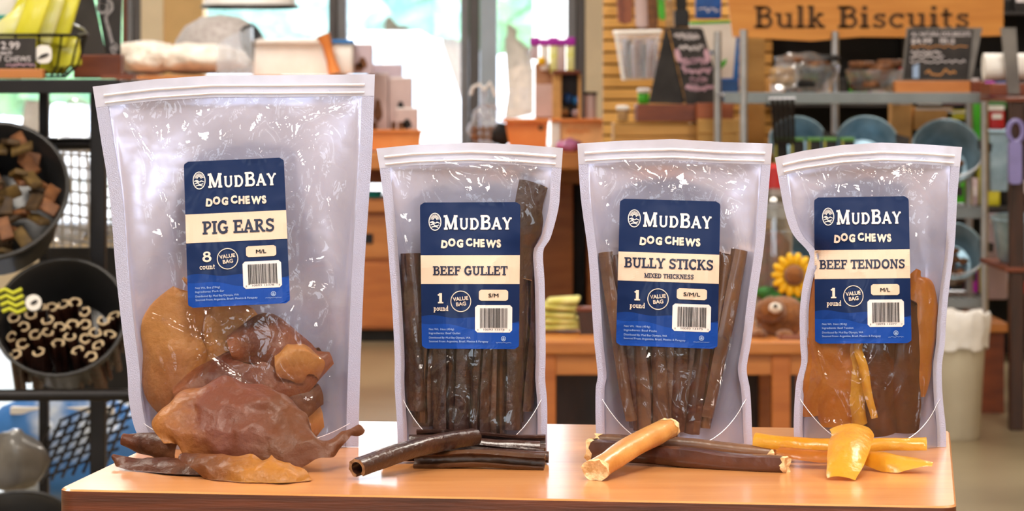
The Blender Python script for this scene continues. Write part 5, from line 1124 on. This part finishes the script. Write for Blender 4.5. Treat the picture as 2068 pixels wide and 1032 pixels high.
for row, (zpy, h_) in enumerate([(20, 60), (208, 70), (420, 90), (600, 90)]):
    x = 1552
    k = 0
    while x < 2100:
        w_ = rg.randint(26, 44); hh = h_*rg.uniform(.6, 1); d = D+.14+rg.random()*.05
        m = cl[rg.randrange(len(cl))] if row else [m_dark, m_treat, m_dark, m_blackmat][k % 4]
        c = {m_dark: 'black', m_pink: 'pink', m_yel: 'yellow', m_green: 'green', m_blue: 'blue', m_treat: 'brown', m_red: 'red', m_purple: 'purple', m_lilac: 'lilac', m_kraft: 'kraft', m_blackmat: 'charcoal'}[m]
        cn[(row, c)] = cn.get((row, c), -1)+1
        t = thing('boxed_product', '%s %s packet from the left on the %s shelf behind the biscuit rack' % (ORD[cn[(row, c)]], c, ['top', 'second', 'third', 'bottom'][row]), 'packet', base(x, x+w_, zpy, d), 'packets on the black shelving')
        zq = P(0, zpy, D).z+.001; sc_ = d/F; part('carton', g_box(P(x, 0, d).x, P(x+w_-3, 0, d).x, d, d+.12, zq, zq+hh*sc_, .006), m, t, True); part('panel', g_box(P(x+4, 0, d).x, P(x+w_-7, 0, d).x, d-.003, d+.001, zq+hh*sc_*.35, zq+hh*sc_*.7), m_chalk if k % 3 == 0 else m_blackmat, t)
        x += w_; k += 1

# ------------------------------------------------------------------ biscuit rack, sign and buckets
D = 9.5
sg = thing('wooden_sign', 'long honey wood sign reading Bulk Biscuits', 'sign', base(1460, 2026, 80, 9.87))
bo = part('board', g_pprism([(1460, -70), (2028, -70), (2026, 72), (1890, 76), (1740, 74), (1640, 83), (1480, 74)], 9.87, .025), m_sign, sg)
g, _ = slab_text('Bulk', 1.0, None, .03); put('lettering', fit2(g, 1523, 1666, -57, -12), flat(9.87, .002), m_signtxt, bo)
g, _ = slab_text('Biscuits', 1.0, None, .03); put('lettering', fit2(g, 1692, 1957, -57, -12), flat(9.87, .002), m_signtxt, bo)
rc = thing('biscuit_rack', 'chrome wire rack under the wooden sign holding buckets', 'rack', (P(1750, 0, D).x, D+.25, P(0, 641, D).z))
def wshelf(py, x0=1462, x1=1994, y0_=D, y1_=D+.34):
    z = P(0, py, y0_).z; a = P(x0, 0, y0_).x; b = P(x1, 0, y0_).x
    gs = [g_tube([(a, y, z), (b, y, z)], .008, 8) for y in (y0_, y1_)]+[g_tube([(a, y0_, z-.022), (b, y0_, z-.022)], .006, 6)]+[g_tube([(a+(b-a)*k/36, y0_, z), (a+(b-a)*k/36, y1_, z)], .003, 5) for k in range(37)]
    part('wire_shelf', join(*gs), m_silver, rc, True)
    part('shelf_lip', g_box(a, b, y0_-.008, y0_-.004, z-.026, z+.008, .001), mat('grey_shelf_lip', (124, 132, 136), .4, .4, var=.12, vscale=10), rc)
for py in (192, 424, 606): wshelf(py)
for x, yy in ((1988, D), (1502, D), (1710, D+.34), (1990, D+.34), (1464, D+.34)):
    p = P(x, 0, D); part('post', g_tube([(p.x, yy, P(0, 641, D).z), (p.x, yy, P(0, 60 if x < 1980 else 190, D).z)], .0125, 12), m_silver, rc, True)
pl = thing('low_plinth', 'low brown wooden plinth under the chrome rack', 'plinth', (P(1800, 0, 9.4).x, 9.7, 0)); zt = P(0, 641, D).z-.008
part('top', g_box(P(1460, 0, 9.4).x, P(2034, 0, 9.4).x, 9.38, 9.87, zt-.03, zt, .004), m_owoodh, pl); part('front', g_box(P(1470, 0, 9.4).x, P(2030, 0, 9.4).x, 9.42, 9.86, 0, zt-.03), m_bwood, pl)
GBK = 'galvanised buckets on the chrome rack'
T62 = math.radians(62)
BK = [(1612, 287, 58, 'galvanised bucket at the left of the chrome rack, half hidden by green tubs'), (1752, 292, 64, 'galvanised bucket in the middle of the upper rack row'), (1912, 304, 70, 'galvanised bucket at the right of the upper rack row, above the tendon bag'),
      (1600, 520, 60, 'galvanised bucket at the left of the lower rack row, behind the bags'), (1760, 520, 62, 'galvanised bucket in the middle of the lower rack row, behind the tendon bag'), (1924, 506, 62, 'galvanised bucket at the right of the lower rack row, by the bin')]
for x, yy, r_, lb in BK:
    t, M, rr = bowl('metal_bucket', lb, x, yy, D+.1, r_, T62, m_galv, .62, 0, 'bucket', GBK, handle=True)
    if yy > 480 or x > 1880: part('biscuits', join(*[g_blob(M @ Vector((rr*.6*math.cos(k*2.4)*math.sqrt(k/12), rr*.6*math.sin(k*2.4)*math.sqrt(k/12)-rr*.2, -rr*.8)), .02, .02, .014, k, .2, 2, 1) for k in range(12)]), m_treat, t, True)
    part('tag', g_pprism([(x+r_-8, yy-22), (x+r_+22, yy-14), (x+r_+20, yy+4), (x+r_-6, yy-2)], D+.02, .004), m_blackmat, t)
# on the top shelf
zsh = P(0, 192, D).z+.009
for k, (x0, x1, y0_, lb) in enumerate([(1572, 1698, 104, 'glass bowl of dark biscuits in crumpled plastic, left on the rack top'), (1706, 1826, 118, 'glass bowl of stacked brown biscuits beside the chalk price sign')]):
    c = P((x0+x1)/2, 184, D+.2); c.z = zsh; r = (x1-x0)/2/F*(D+.2); h = (184-y0_)/F*D
    t = thing('glass_bowl', lb, 'bowl', tuple(c), 'glass bowls on the rack'); part('glass', g_lathe([(0, 0), (r*.55, 0), (r*.9, h*.35), (r, h*.7), (r*.97, h*.7), (r*.86, h*.38), (r*.5, .006), (0, .006)], 28, Matrix.Translation(c)), m_glass, t, True)
    if k == 0: part('plastic_wrap', g_blob(c+Vector((-.02, 0, h*.72)), r*.9, r*.7, h*.3, 5, .4, 2.4), m_clearbag, t, True)
    for j in range(16):
        a = j*2.4; q = c+Vector((r*.6*math.cos(a)*math.sqrt(j/16), r*.5*math.sin(a)*math.sqrt(j/16), .02+h*.055*(j % 14)))
        g = xf(g_box(-.042, .042, -.026, .026, -.011, .011, .006), Matrix.Translation(q) @ Matrix.Rotation(j*.7, 4, 'Z'))
        tag(mesh('dog_biscuit', *g, [m_treat, m_dark][j % 2] if k == 0 else m_treat, None, True, 50), 'flat brown biscuit in the %s glass bowl on the rack' % ['wrapped', 'right-hand'][k], 'biscuit', 'biscuits in the %s glass bowl' % ['wrapped', 'right-hand'][k])
sn = thing('snack_bag', 'small tied bag of tan snacks at the left of the rack top', 'bag', base(1552, 1616, 184, D+.06)); part('film', g_blob(P(1584, 156, D+.08), .05, .04, .043, 3, .25, 2), m_clearbag, sn, True); part('snacks', join(*[g_blob(P(1566+14*(k % 3), 146+16*(k//3), D+.07), .018, .016, .017, k, .3, 2, 2) for k in range(6)]), m_treatl, sn, True)
cs = thing('chalk_price_sign', 'framed black chalk price sign with white writing in an orange wood base', 'sign', base(1810, 1986, 190, D))
d = D+.0
part('wood_base', g_pbox(1808, 163, 1960, 190, d, .06, .003), m_owoodh, cs); part('wood_base', g_pbox(1960, 163, 1990, 190, d+.01, .06, .003), m_bwood, cs)
fr = part('frame', g_pprism([(1832, 56), (1984, 56), (1962, 164), (1820, 164)], d+.012, .012), m_graybag, cs)
pn = part('panel', g_pprism([(1836, 60), (1966, 60), (1955, 160), (1824, 160)], d+.006, .01), m_blackmat, cs)
put('writing', join2([neg(sans('ALL NATURAL DOG BISCUITS', .03), 1840, 64, 1960, 73), neg(sans('$4.99', .03), 1840, 77, 1882, 88), neg(sans('PER LB', .03), 1898, 77, 1928, 88), scribble(40, 1840, 1900, -106, 7, 20, .15), scribble(41, 1838, 1906, -115, 7, 20, .15), scribble(42, 1838, 1950, -124, 6, 26, .15)]), flat(d+.006, .002), m_chalk, pn)
put('writing', join2([scribble(43, 1840, 1954, -94, 6, 26, .15), scribble(44, 1868, 1930, -146, 12, 16, .12)]), flat(d+.006, .002), m_chalko, pn)
print_poly('drawing', [(1843, 134), (1856, 128), (1856, 158), (1843, 158)], d+.006, m_faint, pn, .002)
pr = thing('paper_roll', 'white paper roll in a dark wooden holder at the right edge', 'paper roll', base(1990, 2068, 165, 9.2))
part('roll', g_tube([P(1986, 135, 9.25), P(2120, 135, 9.25)], .042, 24), m_wpaper, pr, True); part('holder', g_pprism([(2022, 56), (2052, 56), (2060, 190), (2036, 190)], 9.15, .02), m_graybag, pr); part('holder_base', g_pbox(2000, 168, 2130, 194, 9.16, .2, .004), m_bwood, pr)
tt = thing('biscuit_table', 'dark-legged table at the right edge carrying the paper roll and buckets', 'table', (P(2110, 0, 9.0).x, 9.2, 0))
for x in (2041, 2200): part('leg', g_box(P(x, 0, 8.95).x, P(x+28, 0, 8.95).x, 8.95, 9.0, 0, P(0, 200, 8.95).z, .003), m_dwood, tt)
for py in (196, 540): part('shelf', g_box(P(2030, 0, 8.95).x, P(2230, 0, 8.95).x, 8.94, 9.44, P(0, py+10, 8.95).z, P(0, py, 8.95).z, .003), m_bwood, tt)
sc = thing('scoop', 'lilac plastic scoop hanging at the right edge below the paper roll', 'scoop', base(2034, 2066, 372, 8.9)); part('blade', g_pprism(rrect(2038, 286, 2064, 372, 8), 8.9, .03), mat('lilac_plastic', (126, 120, 176), .4, var=.1), sc, True); part('handle_loop', g_ring(P(2051, 265, 8.91), .022, .032, .008, 24), MATS['lilac_plastic'], sc, True)
bowl('metal_bucket', 'pale blue bucket standing on the table shelf at the right edge', 2058, 440, 9.2, 56, .12, m_galv, .8, 0, 'bucket', None)
b5 = thing('blue_tub', 'tall blue tub between the rack post and the dark table leg', 'tub', base(1996, 2036, 385, 9.7)); part('tub', g_pprism([(1998, 268), (2042, 268), (2034, 386), (2002, 386)], 9.7, .1), m_galv, b5); part('rim', g_pbox(1994, 262, 2046, 270, 9.69, .12, .004), m_galv, b5)
for k, (x0, y0_, x1, y1_, m, lb) in enumerate([(1998, 222, 2030, 262, m_red, 'red and white packet above the tall blue tub'), (1994, 432, 2036, 605, m_lilac, 'pale patterned packet below the blue tub'), (1990, 205, 2034, 222, m_grn2, 'dark green packet under the paper roll holder')]):
    t = thing('small_packet', lb, 'packet', base(x0, x1, y1_, 9.75)); part('pouch', g_pbox(x0, y0_, x1, y1_, 9.75, .06, .008), m, t, True); part('label', g_pbox(x0+6, y0_+8, x1-6, y0_+18, 9.745, .006), m_wpaper, t)
# packets on the middle rack shelf seen under the top shelf
for k, (x0, y0_, x1, y1_, m, lb) in enumerate([(1800, 205, 1842, 300, m_kraft, 'kraft box behind the middle buckets'), (1846, 216, 1925, 262, m_kraft, 'wide kraft box under the chalk price sign'), (1905, 198, 1948, 210, m_pink, 'bright pink tray on the rack under the price sign'), (1910, 222, 1956, 242, m_yel, 'bright yellow box above the right bucket'), (1958, 200, 1984, 300, m_green, 'lime green packet beside the rack post'), (1850, 206, 1905, 218, m_dark, 'black tray under the chalk price sign')]):
    t = thing('rack_packet', lb, 'packet', base(x0, x1, y1_, D+.35)); part('carton', g_pbox(x0, y0_, x1, y1_, D+.35, .08, .004), m, t, True); part('band', g_pbox(x0+3, y0_+3, x1-3, y0_+6, D+.346, .006), m_wpaper, t)
for k, x in enumerate((1565, 1598, 1632, 1664, 1700)):
    t = thing('green_tub', 'black tub with a green edge behind the tendon bag top, %s from the left' % ORD[k], 'tub', base(x, x+26, 330, D-.05), 'green-edged tubs'); part('tub', g_pbox(x, 284, x+26, 330, D-.06, .06, .006), m_dark, t, True); part('edge', g_pbox(x-1, 278, x+27, 285, D-.065, .07, .003), mat('dull_green', (90, 150, 70), .5, var=.2), t); part('edge_strip', g_pbox(x, 285, x+4, 330, D-.064, .01), mat('dull_yellow', (170, 170, 80), .5, var=.2), t)
fd = thing('wire_feeder', 'black wire holder hanging before the left bucket', 'holder', base(1570, 1620, 290, D-.12)); part('top_bar', g_tube([P(1552, 200, D-.12), P(1606, 199, D-.12)], .006, 8), m_silver, fd, True)
for k in range(5): part('wire', g_tube([P(1560+k*10, 200, D-.12), P(1566+k*9, 292, D-.12)], .007, 6), m_black, fd, True)

# ------------------------------------------------------------------ bench with towels and the flower toy, bin
bn = thing('wood_bench', 'low honey wood bench seen between the middle bags', 'bench', (P(1360, 0, 7.2).x, 7.2, 0)); d = 7.0; zt = P(0, 690, d).z
part('top', g_box(P(1060, 0, d).x, P(1670, 0, d).x, d, d+.46, zt-.03, zt, .004), m_owoodh, bn)
part('apron', g_box(P(1080, 0, d).x, P(1650, 0, d).x, d+.03, d+.05, P(0, 760, d).z, zt-.03, .002), m_owoodh, bn)
for x in (1085, 1560):
    for yy in (d+.02, d+.38): part('leg', g_box(P(x, 0, d).x, P(x+38, 0, d).x, yy, yy+.05, 0, zt-.03, .003), m_owood, bn)
part('lower_shelf', g_box(P(1090, 0, d).x, P(1640, 0, d).x, d+.05, d+.4, .12, .14, .003), m_dwood, bn); part('back_panel', g_box(P(1090, 0, d).x, P(1640, 0, d).x, d+.41, d+.425, 0, zt-.03), m_dwood, bn)
for k in range(5):
    c = P(1130+6*math.sin(k*2), 656-k*12, 7.28); g = g_box(-.05+k*.003, .05-k*.002, -.06, .06, -.007, .007, .006); g = xf(g, Matrix.Translation(c) @ Matrix.Rotation(.12*math.sin(k*3), 4, 'Z'))
    g = ([Vector((v[0], v[1], v[2]+.004*math.sin(v[0]*60+k))) for v in g[0]], g[1])
    tag(mesh('folded_cloth', *g, mat('lime_cloth', (196, 190, 92), .85, c2=(222, 214, 140), vscale=30, bump=.002, bscale=200), None, True, 60), 'lime green folded cloth in the stack on the bench, %s from the bottom' % ORD[k], 'cloth', 'folded cloths on the bench')
dk = thing('dark_basket', 'small dark basket beside the lime cloths on the bench', 'basket', base(1170, 1215, 676, 7.2)); part('basket', g_pprism([(1166, 626), (1220, 626), (1212, 676), (1172, 676)], 7.2, .06), m_dwood, dk); part('rim', g_pbox(1163, 622, 1223, 629, 7.195, .07, .002), m_bwood, dk)
fl = thing('flower_toy', 'yellow sunflower plush with a brown face on the bench', 'plush toy', base(1560, 1640, 680, 7.25))
c = P(1604, 556, 7.34); rr = 34/F*7.34
part('flower_face', g_blob(c, rr*.62, .02, rr*.62, 2, .05, 2), m_plush, fl, True)
for k in range(14):
    a = 2*math.pi*k/14; q = c+Vector((rr*.95*math.cos(a), .012, rr*.95*math.sin(a))); M = Matrix.Rotation(-a, 3, 'Y').to_4x4()
    part('petal', g_blob(q, rr*.42, .008, rr*.24, k, .05, 2, 2, M), m_gold, fl, True)
part('stem', g_tube([c+Vector((0, .02, 0)), P(1606, 620, 7.36), P(1610, 664, 7.38)], .008, 8), m_grn2, fl, True)
for k, (x, yy) in enumerate(((1560, 600), (1580, 612), (1640, 598), (1545, 590), (1625, 615), (1600, 608))): part('leaf', g_blob(P(x, yy, 7.36), .028, .008, .014, k, .3, 2, 2), m_grn2, fl, True)
lo = thing('plush_dog', 'brown plush dog lying on the bench below the sunflower', 'plush toy', base(1525, 1620, 688, 7.15))
part('plush_body', g_blob(P(1578, 640, 7.2), .06, .05, .05, 3, .15, 2), m_plush, lo, True); part('head', g_blob(P(1556, 626, 7.15), .036, .034, .032, 4, .12, 2), m_plush, lo, True); part('muzzle', g_blob(P(1566, 622, 7.11), .016, .014, .013, 5, .1, 2), m_fleece, lo, True); part('nose', g_blob(P(1566, 618, 7.098), .006, .005, .005, 1, 0, 1, 2), m_dark, lo, True)
for s in (-1, 1): part('ear', g_blob(P(1556+s*22, 632, 7.15), .012, .01, .026, 6+s, .1, 2, 2), m_plush, lo, True); part('paw', g_blob(P(1558+s*26, 676, 7.12), .022, .03, .013, 8+s, .1, 2, 2), m_plush, lo, True)
tag(mesh('wood_riser', *g_pbox(1576, 680, 1640, 692, 7.05, .08, .003), m_bwood, None), 'flat red-brown wood riser on the bench by the plush dog', 'wood block')
jr = thing('lidded_jar', 'clear jar of reddish treats with a red lid behind the third and fourth bags', 'jar', base(1556, 1600, 520, 7.44)); c = P(1562, 540, 7.41); c.z = zt
hz = (P(0, 380, 7.38).z-zt)
part('glass', g_lathe([(0, 0), (.045, 0), (.048, .02), (.048, hz*.85), (.035, hz), (0, hz)], 24, Matrix.Translation(c)), m_glass, jr, True); part('treats', g_lathe([(0, .005), (.042, .005), (.042, hz*.6), (.02, hz*.68), (0, hz*.68)], 20, Matrix.Translation(c)), mat('maroon_treat', (110, 40, 40), .6, c2=(60, 20, 24), vscale=60, bump=.004, bscale=60), jr, True); part('lid', g_lathe([(0, hz), (.05, hz), (.05, hz+.05), (.02, hz+.06), (0, hz+.06)], 24, Matrix.Translation(c)), m_red, jr, True)
bi = thing('waste_bin', 'beige ribbed waste bin with a white liner standing on the floor at right', 'bin', base(1892, 1990, HZ+F*CAMH/8.6, 8.7)); c = Vector((P(1930, 0, 8.75).x, 8.75, 0))
V = []; NP = 48; prof = [(0, 0), (.066, 0), (.07, .01), (.088, .31), (.09, .33), (.084, .33), (.06, .02), (0, .02)]
g = g_lathe(prof, NP, Matrix.Translation(c))
g = ([Vector((c.x+(v.x-c.x)*(1+(.022 if (i % NP) % 4 < 2 else 0)*(1 if .005 < v.z < .3 else 0)), c.y+(v.y-c.y)*(1+(.022 if (i % NP) % 4 < 2 else 0)*(1 if .005 < v.z < .3 else 0)), v.z)) for i, v in enumerate(g[0])], g[1])
part('bucket', g, m_bin, bi, True)
g = g_lathe([(.094, .27), (.096, .3), (.1, .325), (.102, .36), (.098, .372), (.088, .362), (.082, .3), (.07, .2)], NP, Matrix.Translation(c))
g = ([v+Vector((.004*math.sin(i*1.7), .004*math.cos(i*2.3), .006*math.sin(i*.9))) for i, v in enumerate(g[0])], g[1])
part('liner', g, m_liner, bi, True); part('rubbish', g_blob(c+Vector((0, 0, .3)), .07, .07, .03, 3, .4, 3), m_treat, bi, True)
